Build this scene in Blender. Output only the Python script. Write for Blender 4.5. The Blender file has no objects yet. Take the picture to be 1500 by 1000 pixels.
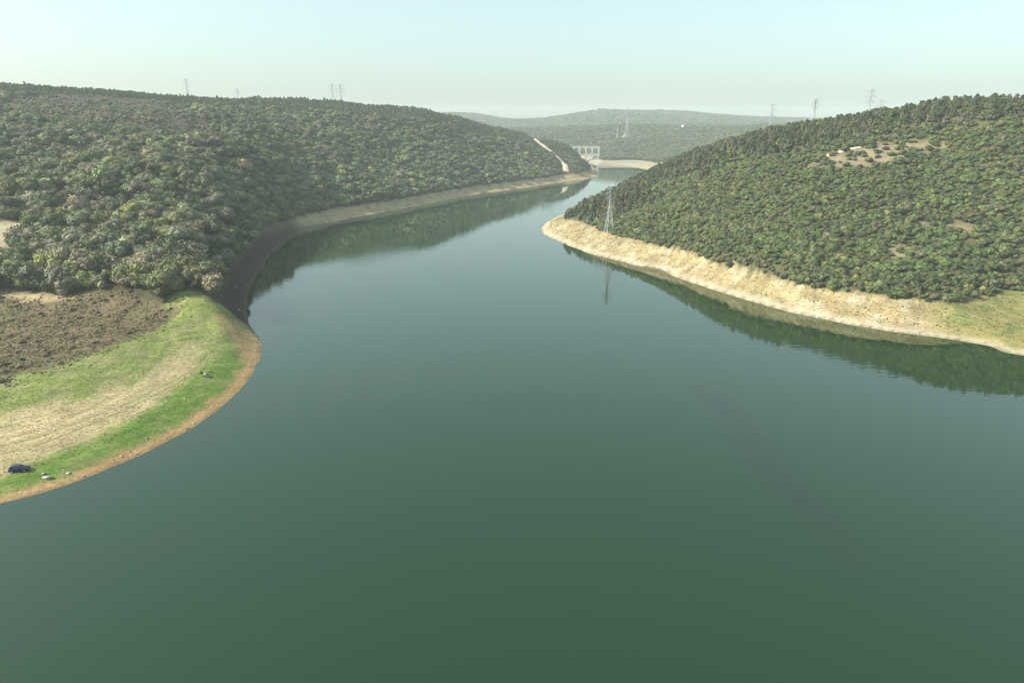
import bpy, bmesh, math, random
import numpy as np
from mathutils import Vector, Matrix

R = math.radians
rng = np.random.default_rng(11)
random.seed(11)
scn = bpy.context.scene
COL = scn.collection

# ------------------------------------------------------------------ camera
CAM_H = 85.0
PITCH = R(17.7)
cam_d = bpy.data.cameras.new('camera')
cam_d.lens = 24.0
cam_d.sensor_width = 36.0
cam_d.clip_start = 1.0
cam_d.clip_end = 20000.0
cam = bpy.data.objects.new('camera', cam_d)
cam.location = (0, 0, CAM_H)
cam.rotation_euler = (R(90) - PITCH, 0, 0)
COL.objects.link(cam)
scn.camera = cam

# ------------------------------------------------------------------ sky, sun, exposure
SUN_EL, SUN_AZ = R(34), R(-100)          # azimuth measured from +Y towards +X
to_sun = Vector((math.sin(SUN_AZ) * math.cos(SUN_EL), math.cos(SUN_AZ) * math.cos(SUN_EL), math.sin(SUN_EL)))
world = bpy.data.worlds.new('World')
scn.world = world
world.use_nodes = True
wn, wl = world.node_tree.nodes, world.node_tree.links
bg = wn['Background']
sky = wn.new('ShaderNodeTexSky')
sky.sky_type = 'NISHITA'
sky.sun_disc = False
sky.sun_elevation = SUN_EL
sky.sun_rotation = SUN_AZ
sky.altitude = 50
sky.air_density = 1.0
sky.dust_density = 3.0
sky.ozone_density = 1.5
hs = wn.new('ShaderNodeHueSaturation')
hs.inputs['Saturation'].default_value = 0.8
tint = wn.new('ShaderNodeMix')
tint.data_type = 'RGBA'
tint.blend_type = 'MULTIPLY'
tint.inputs['Factor'].default_value = 1.0
tint.inputs['B'].default_value = (0.88, 1.075, 0.99, 1)
wl.new(sky.outputs[0], hs.inputs['Color'])
wl.new(hs.outputs[0], tint.inputs['A'])
# gamma compresses the range of the whole sky to an even pale tone
sc1 = wn.new('ShaderNodeVectorMath'); sc1.operation = 'SCALE'; sc1.inputs['Scale'].default_value = 1 / 3.0
gm = wn.new('ShaderNodeGamma'); gm.inputs['Gamma'].default_value = 0.68
sc2 = wn.new('ShaderNodeVectorMath'); sc2.operation = 'SCALE'; sc2.inputs['Scale'].default_value = 3.0
wl.new(tint.outputs['Result'], sc1.inputs[0]); wl.new(sc1.outputs[0], gm.inputs['Color'])
wl.new(gm.outputs[0], sc2.inputs[0]); wl.new(sc2.outputs[0], bg.inputs['Color'])
bg.inputs['Strength'].default_value = 0.15
sun_d = bpy.data.lights.new('sun', 'SUN')
sun_d.energy = 4.7
sun_d.angle = R(0.53)
sun_d.color = (1.0, 0.95, 0.86)
sun = bpy.data.objects.new('sun', sun_d)
sun.rotation_euler = to_sun.to_track_quat('Z', 'Y').to_euler()
sun.location = (-300, -50, 400)
COL.objects.link(sun)
scn.view_settings.view_transform = 'Standard'
scn.view_settings.look = 'None'
scn.view_settings.exposure = 0.84
scn.view_settings.gamma = 1.0
scn.render.engine = 'CYCLES'
scn.cycles.use_denoising = True
scn.cycles.denoiser = 'OPENIMAGEDENOISE'
scn.cycles.max_bounces = 6
scn.cycles.diffuse_bounces = 1
scn.cycles.glossy_bounces = 3
scn.cycles.transmission_bounces = 2
scn.cycles.volume_bounces = 1
scn.cycles.use_fast_gi = False
scn.cycles.filter_width = 1.15

#TERRAIN-BEGIN
# ------------------------------------------------------------------ survey helpers (photo frame 1500 x 1000, focal 1000)
CP, SP = math.cos(PITCH), math.sin(PITCH)


def ray(px, py):
    X, Y = (px - 750) / 1000.0, (500 - py) / 1000.0
    return X, CP + Y * SP, -SP + Y * CP


def at_z(px, py, z):
    x, y, w = ray(px, py)
    t = (z - CAM_H) / w
    return (x * t, y * t, z)


def at_d(px, py, D, drop=0.0):
    x, y, w = ray(px, py)
    return (x / y * D, D, CAM_H + D * w / y - drop)


def project(x, y, z):
    zc = y * CP - (z - CAM_H) * SP
    yc = y * SP + (z - CAM_H) * CP
    return 750 + 1000 * x / zc, 500 - 1000 * yc / zc, zc


# ---- gradient noise
_perm = np.random.default_rng(5).permutation(512)
_ang = np.random.default_rng(6).uniform(0, 2 * np.pi, 512)
_gx, _gy = np.cos(_ang), np.sin(_ang)


def perlin(x, y):
    x = np.asarray(x, float); y = np.asarray(y, float)
    xi = np.floor(x).astype(int); yi = np.floor(y).astype(int)
    xf = x - xi; yf = y - yi
    u = xf * xf * xf * (xf * (xf * 6 - 15) + 10); v = yf * yf * yf * (yf * (yf * 6 - 15) + 10)

    def g(ix, iy, dx, dy):
        h = _perm[(_perm[ix & 511] + iy) & 511]
        return _gx[h] * dx + _gy[h] * dy
    a = g(xi, yi, xf, yf); b = g(xi + 1, yi, xf - 1, yf)
    c = g(xi, yi + 1, xf, yf - 1); d = g(xi + 1, yi + 1, xf - 1, yf - 1)
    return (a + u * (b - a) + v * ((c + u * (d - c)) - (a + u * (b - a)))) * 1.5


def fbm(x, y, s, o=4, seed=0.0):
    r = 0; a = 1.0; f = 1.0 / s; t = 0
    for k in range(o):
        r = r + a * perlin(x * f + 17.3 * k + seed, y * f - 9.1 * k + seed * 1.7); t += a
        a *= 0.5; f *= 2.03
    return r / t


def sstep(a, b, x):
    t = np.clip((x - a) / (b - a), 0, 1)
    return t * t * (3 - 2 * t)


# ---- shoreline: (pixel, bank slope) where the photo shows it, world metres beyond
LEFT_SHORE = [(0, 737, .2), (60, 722, .2), (110, 706, .2), (150, 690, .2), (200, 669, .22), (240, 650, .22), (280, 627, .22), (310, 608, .22),
              (340, 583, .22), (362, 558, .25), (376, 535, .28), (384, 512, .32), (380, 498, .45), (370, 484, .7), (363, 470, .95), (360, 450, 1.0),
              (363, 430, 1.0), (371, 410, 1.0), (383, 392, .9), (396, 372, .85), (414, 354, .8), (436, 339, .6), (455, 331, .4), (490, 325, .3),
              (520, 319, .3), (560, 311, .3), (600, 304, .3), (650, 294, .3), (700, 284.5, .3), (740, 279, .3), (780, 273.5, .3), (815, 268, .25), (845, 264, .25), (862, 262, .2), (874, 258, .2)]
RIGHT_SHORE = [(793, 337, .35), (802, 346, .4), (825, 356, .4), (860, 370, .4), (900, 380, .42), (935, 389, .42), (968, 394, .42), (985, 404, .42), (1020, 416, .42),
               (1060, 429, .42), (1100, 441, .42), (1150, 455, .42), (1200, 466, .42), (1250, 476, .4), (1300, 485, .35), (1350, 491, .3), (1400, 498, .25), (1450, 507, .22), (1500, 521, .22)]
poly = [(-400, -420, .2), (-400, 30, .2), (-300, 62, .2), (-210, 92, .2), (-160, 118, .2)]
poly += [at_z(a, b, 0)[:2] + (s,) for a, b, s in LEFT_SHORE]
poly += [(158, 1290, .2), (158, 1360, .2), (150, 1430, .3), (146, 1520, .4), (143, 1620, .5), (132, 1760, .5), (120, 1900, .5), (150, 1905, .5), (163, 1760, .5), (172, 1640, .5), (178, 1560, .4)]
poly += [at_z(a, b, 0)[:2] + (s,) for a, b, s in [(874, 242.5, .25), (892, 242, .25), (912, 242.5, .25), (930, 245, .25), (945, 248, .25)]]
poly += [(285, 1330, .3), (262, 1220, .3), (222, 1080, .3), (165, 918, .3), (118, 800, .3), (86, 735, .3), (62, 700, .3)]
poly += [at_z(a, b, 0)[:2] + (s,) for a, b, s in [(822, 315, .35), (806, 323, .35), (797, 329, .35)]]
poly += [at_z(a, b, 0)[:2] + (s,) for a, b, s in RIGHT_SHORE]
poly += [(250, 226, .2), (330, 165, .2), (420, 60, .2), (470, -420, .2)]
P = np.array(poly)


def catmull(P, n=6):
    out = []
    N = len(P)
    for i in range(N):
        p0, p1, p2, p3 = P[i - 1], P[i], P[(i + 1) % N], P[(i + 2) % N]
        L = np.hypot(*(p2 - p1)[:2])
        k = n if L < 200 else 1
        for j in range(k):
            t = j / k
            if k == 1:
                out.append(p1); continue
            q = 0.5 * ((2 * p1) + (p2 - p0) * t + (2 * p0 - 5 * p1 + 4 * p2 - p3) * t * t + (3 * p1 - p0 - 3 * p2 + p3) * t ** 3)
            w = 0.35 if i < 5 or i > N - 6 else 1.0
            out.append(q * w + (p1 + (p2 - p1) * t) * (1 - w))
    return np.array(out)


SH = catmull(P, 4)


def shore_dist(x, y):
    """signed distance to the waterline (positive on land) and the bank slope at the nearest shore point"""
    x = np.ravel(x); y = np.ravel(y)
    best = np.full(x.shape, 1e18); sl = np.zeros(x.shape); inside = np.zeros(x.shape, bool)
    N = len(SH)
    for i in range(N):
        ax, ay, s0 = SH[i]; bx, by, s1 = SH[(i + 1) % N]
        dx, dy = bx - ax, by - ay
        t = np.clip(((x - ax) * dx + (y - ay) * dy) / (dx * dx + dy * dy + 1e-9), 0, 1)
        d = (x - ax - t * dx) ** 2 + (y - ay - t * dy) ** 2
        m = d < best
        best[m] = d[m]; sl[m] = (s0 + (s1 - s0) * t)[m]
        c = (ay > y) != (by > y)
        if dy != 0:
            inside ^= c & (x < ax + (y - ay) * dx / dy)
    d = np.sqrt(best)
    return np.where(inside, -d, d), sl


# ---- spot heights
CT = []
for i in range(0, len(SH), 3):
    if SH[i, 1] > 40:
        CT.append((SH[i, 0], SH[i, 1], 0.0))


def col(px, *pairs):
    for py, D in pairs:
        CT.append(at_d(px, py, D))


def edge(z, *pts):
    for px, py in pts:
        CT.append(at_z(px, py, z))


# left bank meadow and high-water edge
edge(2.2, (0, 690), (100, 660), (200, 615), (280, 570), (340, 520))
edge(4.2, (0, 610), (100, 588), (200, 555), (280, 515))
edge(6.2, (0, 552), (100, 522), (200, 488), (258, 468))
edge(9.0, (-120, 440), (0, 432), (100, 436), (200, 448), (262, 458))
edge(5.0, (322, 474), (340, 482)); edge(3.0, (362, 492)); edge(11.5, (302, 444))
edge(16.0, (320, 410)); edge(16.0, (345, 370)); edge(15.0, (375, 340)); edge(12.0, (410, 322)); edge(9.0, (446, 314))
edge(8.0, (480, 306), (520, 301), (560, 296), (600, 290), (650, 281), (700, 272), (740, 267), (780, 262), (820, 256), (845, 252), (862, 250))
col(-150, (360, 385), (270, 470), (200, 590), (160, 720))
col(0, (380, 350), (340, 385), (270, 460), (220, 540), (180, 630), (150, 740))
col(100, (400, 325), (345, 375), (290, 440), (240, 515), (195, 610), (160, 740))
col(200, (400, 320), (350, 365), (300, 425), (250, 500), (200, 610), (165, 740))
col(290, (400, 322), (350, 372), (300, 440), (250, 525), (205, 640), (168, 790))
col(400, (290, 570), (250, 640), (210, 740), (180, 860))
col(500, (270, 720), (235, 800), (200, 890), (170, 980))
col(600, (265, 830), (235, 900), (205, 970), (178, 1035))
col(700, (250, 960), (225, 1030), (200, 1100))
col(780, (240, 1090), (216, 1180))
col(840, (245, 1150), (226, 1220))
for px, py, D in [(-250, 118, 900), (-120, 120, 900), (0, 123, 900), (100, 126, 920), (200, 135, 930), (280, 140, 960), (350, 143, 1000), (430, 143, 1030), (520, 151, 1050),
                  (580, 156, 1080), (620, 159, 1090), (660, 168, 1120), (700, 180, 1160), (750, 190, 1230), (790, 202, 1270), (835, 215, 1290), (860, 236, 1290)]:
    CT.append(at_d(px, py, D, 5.0))
# right bank
edge(10.0, (825, 321), (850, 327)); edge(11.0, (885, 337), (940, 351), (985, 363), (1040, 381), (1080, 394), (1120, 404), (1180, 416), (1250, 426), (1300, 431))
edge(12.0, (1360, 432), (1430, 424), (1500, 418)); edge(5.0, (1430, 470), (1500, 470))
col(900, (312, 540))
col(1000, (330, 450), (290, 500), (255, 560))
col(1100, (350, 385), (300, 430), (250, 480), (215, 535))
col(1250, (380, 340), (330, 375), (280, 415), (230, 460), (195, 505))
col(1400, (390, 325), (340, 360), (290, 395), (240, 430), (190, 465))
col(1500, (370, 335), (300, 375), (240, 405), (180, 440))
col(1680, (440, 268), (350, 320), (250, 370), (180, 410))
for px, py, D in [(850, 304, 570), (881, 292, 560), (920, 269, 600), (950, 252, 630), (1000, 228, 640), (1060, 208, 620), (1115, 193, 590), (1150, 186, 580), (1200, 177, 570), (1250, 167, 545),
                  (1300, 163, 510), (1350, 163, 490), (1420, 162, 470), (1500, 160, 450), (1640, 158, 430)]:
    CT.append(at_d(px, py, D, 5.0))
for px, py, D in [(1300, 175, 600), (1400, 176, 580), (1500, 174, 560), (1640, 170, 540), (1200, 182, 640), (1450, 165, 680),
                  (430, 152, 1150), (520, 160, 1180), (580, 166, 1200), (350, 151, 1120), (640, 174, 1220), (200, 141, 1060), (500, 172, 1330)]:
    CT.append(at_d(px, py, D, 5.0))
CT += [(150, 800, 26), (250, 800, 50), (350, 720, 68), (450, 640, 80), (300, 1000, 30), (500, 950, 55), (600, 560, 88), (800, 800, 75), (380, 1250, 30), (600, 1300, 50), (420, 1450, 40)]
CT += [(-1100, 1100, 128), (-900, 1400, 100), (-500, 1450, 85), (-200, 1550, 55), (0, 1700, 35), (-900, 600, 95), (-1300, 300, 80), (-700, 100, 40), (-100, 2100, 50), (60, 1560, 22), (90, 1430, 20), (40, 1450, 38)]
# far shore, middle ridge, far ridge
edge(9.0, (872, 234), (900, 233), (930, 234), (955, 237))
col(890, (225, 1680), (212, 1780)); col(930, (225, 1640), (208, 1780)); col(1000, (222, 1600), (204, 1820))
for px, py, D in [(700, 212, 2000), (760, 212, 2000), (800, 211, 2000), (833, 209, 2000), (858, 197, 2020), (917, 188, 2020), (1010, 186, 2080), (1100, 184, 2100), (1200, 182, 2100), (1400, 180, 2100)]:
    CT.append(at_d(px, py, D, 4.0))
for px, py, D in [(300, 166, 3600), (500, 167, 3600), (640, 169, 3600), (680, 168, 3600), (720, 173, 3600), (765, 182, 3600), (800, 179, 3600), (840, 170, 3500), (880, 163, 3400), (920, 165, 3400),
                  (960, 164, 3400), (1010, 166, 3500), (1060, 171, 3500), (1130, 175, 3500), (1300, 177, 3500), (1500, 174, 3500)]:
    CT.append(at_d(px, py, D, 3.0))
for xx in (-800, -300, 200, 700, 1200):
    CT.append((xx, 2650, 36))
    CT.append((xx * 1.8, 4600, 66))
for xx in (-3400, -1800, -600, 600, 1800, 3400):
    CT.append((xx, 6000, 55 + 6 * math.sin(xx)))
CT += [(-3400, 0, 80), (-3400, 2000, 110), (-3400, 4000, 110), (3400, 0, 80), (3400, 2000, 90), (3400, 4000, 100), (900, 0, 50), (900, 300, 85), (1500, 1500, 80), (1300, 500, 90), (-1800, 800, 120), (-1500, 2000, 95)]
CT = np.array(CT)
_S = 1000.0


def _k(r2):
    return 0.5 * r2 * np.log(r2 + 1e-12)


_A = CT[:, :2] / _S
_n = len(CT)
_M = np.zeros((_n + 3, _n + 3))
_M[:_n, :_n] = _k(((_A[:, None] - _A[None]) ** 2).sum(-1)) + np.eye(_n) * 2e-5
_M[:_n, _n] = 1; _M[:_n, _n + 1:] = _A
_M[_n:, :_n] = _M[:_n, _n:].T
_W = np.linalg.solve(_M, np.concatenate([CT[:, 2], np.zeros(3)]))


def tps(x, y):
    x = np.ravel(x) / _S; y = np.ravel(y) / _S
    out = np.empty(x.shape)
    for a in range(0, len(x), 20000):
        xs, ys = x[a:a + 20000], y[a:a + 20000]
        r2 = (xs[:, None] - _A[None, :, 0]) ** 2 + (ys[:, None] - _A[None, :, 1]) ** 2
        out[a:a + 20000] = _k(r2) @ _W[:_n] + _W[_n] + _W[_n + 1] * xs + _W[_n + 2] * ys
    return out


def channel_x(y):
    return np.interp(y, [-100, 120, 250, 450, 640, 900, 1127, 1420], [0, 30, 40, -40, -50, 50, 160, 165])


MEADOW_PX = [(-160, 800), (0, 737), (150, 690), (310, 608), (384, 512), (363, 470), (320, 466), (262, 462), (200, 488), (100, 522), (0, 552), (-160, 590)]


def height(x, y):
    x = np.ravel(x); y = np.ravel(y)
    d, s = shore_dist(x, y)
    d = d + sstep(0, 6, np.abs(d)) * 0 + (1.1 * fbm(x, y, 14, 3, 3.1) + 0.4 * fbm(x, y, 4, 2, 8.0)) * np.clip(y / 300, .35, 2.2)
    t = tps(x, y)
    rough = sstep(9, 26, t) * sstep(10, 60, d)
    far = sstep(1500, 2600, y)
    left_ = sstep(40, -20, x - channel_x(y)) * (1 - far)
    amp = 4.2 + left_ * (7.5 * sstep(14, 40, t) * (1 - .85 * sstep(82, 104, t)))
    t = t + rough * (amp * fbm(x, y, 95 + 0 * left_, 4, 1.0) + 8 * far * fbm(x, y, 420, 4, 2.0))
    ridge = 1 - np.abs(fbm(x, y, 62, 3, 4.0)) * 2
    t = t + rough * (1 - far) * 2.0 * (ridge - .5)
    near = s * np.maximum(d, 0)
    w = sstep(5, 20, d) * np.where(y > 1250, sstep(5, 40, d), 1)
    h = near * (1 - w) + np.maximum(t, np.minimum(0.035 * np.maximum(d, 0), 6) + .2) * w
    h = h + sstep(1.5, 8, d) * (0.22 * fbm(x, y, 9, 3, 6.0)) + sstep(3, 9, d) * sstep(16, 9, h) * sstep(.25, .34, s) * (.75 * fbm(x, y, 13, 3, 16.0) - .5 * np.abs(fbm(x, y, 7, 2, 26.0)))
    hw = np.maximum(-9.0, 0.22 * d * (1 + s))
    return np.where(d > 0, np.maximum(h, np.minimum(0.012 * d, 5)), hw), d


def axis(segs):
    out = [segs[0][0]]
    for a, b, st in segs:
        n = max(1, int(round((b - a) / st)))
        out += list(np.linspace(a, b, n + 1)[1:])
    return np.array(out)


def grow(a, b, s0, f=1.12):
    o = []; p = a; s = s0
    while p + s < b:
        p += s; o.append(p); s *= f
    o.append(b)
    return np.array(o)


GX = np.concatenate([-grow(700, 3500, 7)[::-1], axis([(-700, -262, 4), (-262, -90, 2), (-90, 330, 3), (330, 620, 5)]), grow(620, 3500, 8)])
GY = np.concatenate([axis([(-100, 110, 10), (110, 350, 2), (350, 700, 3), (700, 1700, 5)]), grow(1700, 6000, 8, 1.06)])
XX, YY = np.meshgrid(GX, GY)
HH, DD = height(XX, YY)
HH = HH.reshape(XX.shape); DD = DD.reshape(XX.shape)


def hmap(x, y, F=None):
    F = HH if F is None else F
    x = np.asarray(x, float); y = np.asarray(y, float)
    i = np.clip(np.searchsorted(GX, x) - 1, 0, len(GX) - 2); j = np.clip(np.searchsorted(GY, y) - 1, 0, len(GY) - 2)
    u = np.clip((x - GX[i]) / (GX[i + 1] - GX[i]), 0, 1); v = np.clip((y - GY[j]) / (GY[j + 1] - GY[j]), 0, 1)
    return F[j, i] * (1 - u) * (1 - v) + F[j, i + 1] * u * (1 - v) + F[j + 1, i] * (1 - u) * v + F[j + 1, i + 1] * u * v


def ground_at(px, py, d0=60.0, d1=5000.0):
    """first point of the ground on the sight line through a photo pixel"""
    x, y, w = ray(px, py)
    D = d0
    while D < d1:
        z = CAM_H + D * w / y
        if z < max(0.0, float(hmap(x / y * D, D))):
            return (x / y * D, D, float(hmap(x / y * D, D)))
        D += 0.5 + D * 0.001
    return None


def seen(x, y, z, tol=3.0):
    """is a point in sight of the viewpoint, with the ground as the only obstacle"""
    x = np.asarray(x); ok = np.ones(x.shape, bool)
    for t in np.linspace(0.12, 0.97, 46):
        ok &= (CAM_H + (z - CAM_H) * t) > hmap(x * t, y * t) - tol
    return ok
#TERRAIN-END

# ------------------------------------------------------------------ generic helpers


def tag(o, label=None, cat=None, group=None, kind=None):
    if label: o['label'] = label
    if cat: o['category'] = cat
    if group: o['group'] = group
    if kind: o['kind'] = kind
    return o


def link(o, parent=None):
    COL.objects.link(o)
    if parent is not None:
        o.parent = parent
    return o


def empty(name, loc=(0, 0, 0), rz=0.0):
    o = bpy.data.objects.new(name, None)
    o.empty_display_size = 0.5
    o.location = loc
    o.rotation_euler = (0, 0, rz)
    return link(o)


def mesh_data(name, verts, faces, mats=None, idx=None, smooth=False):
    me = bpy.data.meshes.new(name)
    me.from_pydata([tuple(v) for v in verts], [], [tuple(f) for f in faces])
    for m in (mats or []):
        me.materials.append(m)
    if idx is not None:
        me.polygons.foreach_set('material_index', np.asarray(idx, np.int32))
    if smooth:
        me.polygons.foreach_set('use_smooth', np.ones(len(me.polygons), bool))
    me.update()
    return me


def mesh_obj(name, verts, faces, mat, parent=None, smooth=False):
    return link(bpy.data.objects.new(name, mesh_data(name, verts, faces, [mat], smooth=smooth)), parent)


def bm_obj(name, bm, mat, parent=None, smooth=False):
    me = bpy.data.meshes.new(name)
    bmesh.ops.recalc_face_normals(bm, faces=bm.faces)
    bm.to_mesh(me); bm.free()
    me.materials.append(mat)
    if smooth:
        me.polygons.foreach_set('use_smooth', np.ones(len(me.polygons), bool))
    return link(bpy.data.objects.new(name, me), parent)


def bm_box(bm, c, size, rot=None):
    m = Matrix.Translation(c)
    if rot is not None: m = m @ rot
    bmesh.ops.create_cube(bm, size=1, matrix=m @ Matrix.Diagonal((*size, 1)))


def bm_bar(bm, a, b, r, n=4):
    a, b = Vector(a), Vector(b)
    q = (b - a).to_track_quat('Z', 'Y').to_matrix().to_4x4()
    bmesh.ops.create_cone(bm, cap_ends=True, segments=n, radius1=r, radius2=r, depth=(b - a).length, matrix=Matrix.Translation((a + b) / 2) @ q)


def bm_prism(bm, pts, y0, y1):
    """pts: list of (x, z); extruded along y"""
    a = [bm.verts.new((x, y0, z)) for x, z in pts]
    b = [bm.verts.new((x, y1, z)) for x, z in pts]
    bm.faces.new(a); bm.faces.new(b[::-1])
    n = len(pts)
    for i in range(n):
        bm.faces.new((a[i], a[(i + 1) % n], b[(i + 1) % n], b[i]))


# ------------------------------------------------------------------ materials


def mat(name, color, rough=0.8, metal=0.0, spec=0.3, var=0.0, scale=3.0, bump=0.0):
    m = bpy.data.materials.new(name)
    m.use_nodes = True
    n, l = m.node_tree.nodes, m.node_tree.links
    b = n['Principled BSDF']
    b.inputs['Roughness'].default_value = rough
    b.inputs['Metallic'].default_value = metal
    b.inputs['Specular IOR Level'].default_value = spec
    b.inputs['Base Color'].default_value = (*color, 1)
    if var > 0:
        tc = n.new('ShaderNodeTexCoord'); nz = n.new('ShaderNodeTexNoise')
        nz.inputs['Scale'].default_value = scale; nz.inputs['Detail'].default_value = 6
        mr = n.new('ShaderNodeMapRange')
        mr.inputs['From Min'].default_value = .3; mr.inputs['From Max'].default_value = .7
        mr.inputs['To Min'].default_value = 1 - var; mr.inputs['To Max'].default_value = 1 + var
        mx = n.new('ShaderNodeMix'); mx.data_type = 'RGBA'; mx.blend_type = 'MULTIPLY'
        mx.inputs['Factor'].default_value = 1; mx.inputs['A'].default_value = (*color, 1)
        l.new(tc.outputs['Object'], nz.inputs['Vector']); l.new(nz.outputs[0], mr.inputs[0])
        l.new(mr.outputs[0], mx.inputs['B']); l.new(mx.outputs['Result'], b.inputs['Base Color'])
        if bump:
            bp = n.new('ShaderNodeBump'); bp.inputs['Strength'].default_value = bump
            l.new(nz.outputs[0], bp.inputs['Height']); l.new(bp.outputs[0], b.inputs['Normal'])
    return m


def leaf_mat(name):
    """foliage: the plant's own colour comes from its 'tint' attribute, each spray of leaves a little different"""
    m = bpy.data.materials.new(name)
    m.use_nodes = True
    n, l = m.node_tree.nodes, m.node_tree.links
    b = n['Principled BSDF']
    b.inputs['Roughness'].default_value = 0.65
    b.inputs['Specular IOR Level'].default_value = 0.25
    at = n.new('ShaderNodeAttribute'); at.attribute_type = 'INSTANCER'; at.attribute_name = 'tint'
    ge = n.new('ShaderNodeNewGeometry')
    mr = n.new('ShaderNodeMapRange')
    mr.inputs['To Min'].default_value = 0.7; mr.inputs['To Max'].default_value = 1.32
    mx = n.new('ShaderNodeMix'); mx.data_type = 'RGBA'; mx.blend_type = 'MULTIPLY'; mx.inputs['Factor'].default_value = 1
    l.new(ge.outputs['Random Per Island'], mr.inputs[0])
    l.new(at.outputs['Color'], mx.inputs['A']); l.new(mr.outputs[0], mx.inputs['B'])
    l.new(mx.outputs['Result'], b.inputs['Base Color'])
    tr = n.new('ShaderNodeBsdfTranslucent'); ms = n.new('ShaderNodeMixShader')
    ms.inputs[0].default_value = 0.06
    l.new(mx.outputs['Result'], tr.inputs['Color'])
    l.new(b.outputs[0], ms.inputs[1]); l.new(tr.outputs[0], ms.inputs[2])
    l.new(ms.outputs[0], n['Material Output'].inputs['Surface'])
    return m


LEAF = leaf_mat('leaves')
BARK = mat('bark', (.09, .07, .05), .9, var=.3, scale=2)


def ground_mat():
    m = bpy.data.materials.new('ground')
    m.use_nodes = True
    n, l = m.node_tree.nodes, m.node_tree.links
    b = n['Principled BSDF']
    b.inputs['Roughness'].default_value = 0.95
    b.inputs['Specular IOR Level'].default_value = 0.1
    at = n.new('ShaderNodeAttribute'); at.attribute_name = 'base_col'
    sd = n.new('ShaderNodeAttribute'); sd.attribute_name = 'shore_d'
    st = n.new('ShaderNodeAttribute'); st.attribute_name = 'strand'
    tc = n.new('ShaderNodeTexCoord')

    def noise(scale, detail, lo, hi, f0=.32, f1=.68):
        nz = n.new('ShaderNodeTexNoise'); nz.inputs['Scale'].default_value = scale; nz.inputs['Detail'].default_value = detail
        nz.inputs['Roughness'].default_value = .65
        l.new(tc.outputs['Object'], nz.inputs['Vector'])
        mr = n.new('ShaderNodeMapRange')
        mr.inputs['From Min'].default_value = f0; mr.inputs['From Max'].default_value = f1
        mr.inputs['To Min'].default_value = lo; mr.inputs['To Max'].default_value = hi
        l.new(nz.outputs[0], mr.inputs[0])
        return nz, mr

    def mul(a, bb):
        mx = n.new('ShaderNodeMix'); mx.data_type = 'RGBA'; mx.blend_type = 'MULTIPLY'; mx.inputs['Factor'].default_value = 1
        l.new(a, mx.inputs['A']); l.new(bb, mx.inputs['B'])
        return mx.outputs['Result']
    n1, m1 = noise(0.9, 5, .72, 1.26)
    n2, m2 = noise(0.11, 5, .8, 1.2)
    c = mul(mul(at.outputs['Color'], m1.outputs[0]), m2.outputs[0])
    # strandlines left by the falling water: bands parallel to the shore
    ma = n.new('ShaderNodeMath'); ma.operation = 'MULTIPLY_ADD'; ma.inputs[1].default_value = 2.6
    l.new(n2.outputs[0], ma.inputs[0]); l.new(sd.outputs['Fac'], ma.inputs[2])
    nb = n.new('ShaderNodeTexNoise'); nb.noise_dimensions = '1D'; nb.inputs['Scale'].default_value = .42; nb.inputs['Detail'].default_value = 3
    l.new(ma.outputs[0], nb.inputs['W'])
    mb = n.new('ShaderNodeMapRange')
    mb.inputs['From Min'].default_value = .38; mb.inputs['From Max'].default_value = .62
    mb.inputs['To Min'].default_value = .9; mb.inputs['To Max'].default_value = 1.08
    l.new(nb.outputs[0], mb.inputs[0])
    mx = n.new('ShaderNodeMix'); mx.data_type = 'FLOAT'; mx.inputs['A'].default_value = 1.0
    l.new(st.outputs['Fac'], mx.inputs['Factor']); l.new(mb.outputs[0], mx.inputs['B'])
    c = mul(c, mx.outputs['Result'])
    l.new(c, b.inputs['Base Color'])
    bp = n.new('ShaderNodeBump'); bp.inputs['Strength'].default_value = .55; bp.inputs['Distance'].default_value = .5
    l.new(n1.outputs[0], bp.inputs['Height']); l.new(bp.outputs[0], b.inputs['Normal'])
    return m


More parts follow.
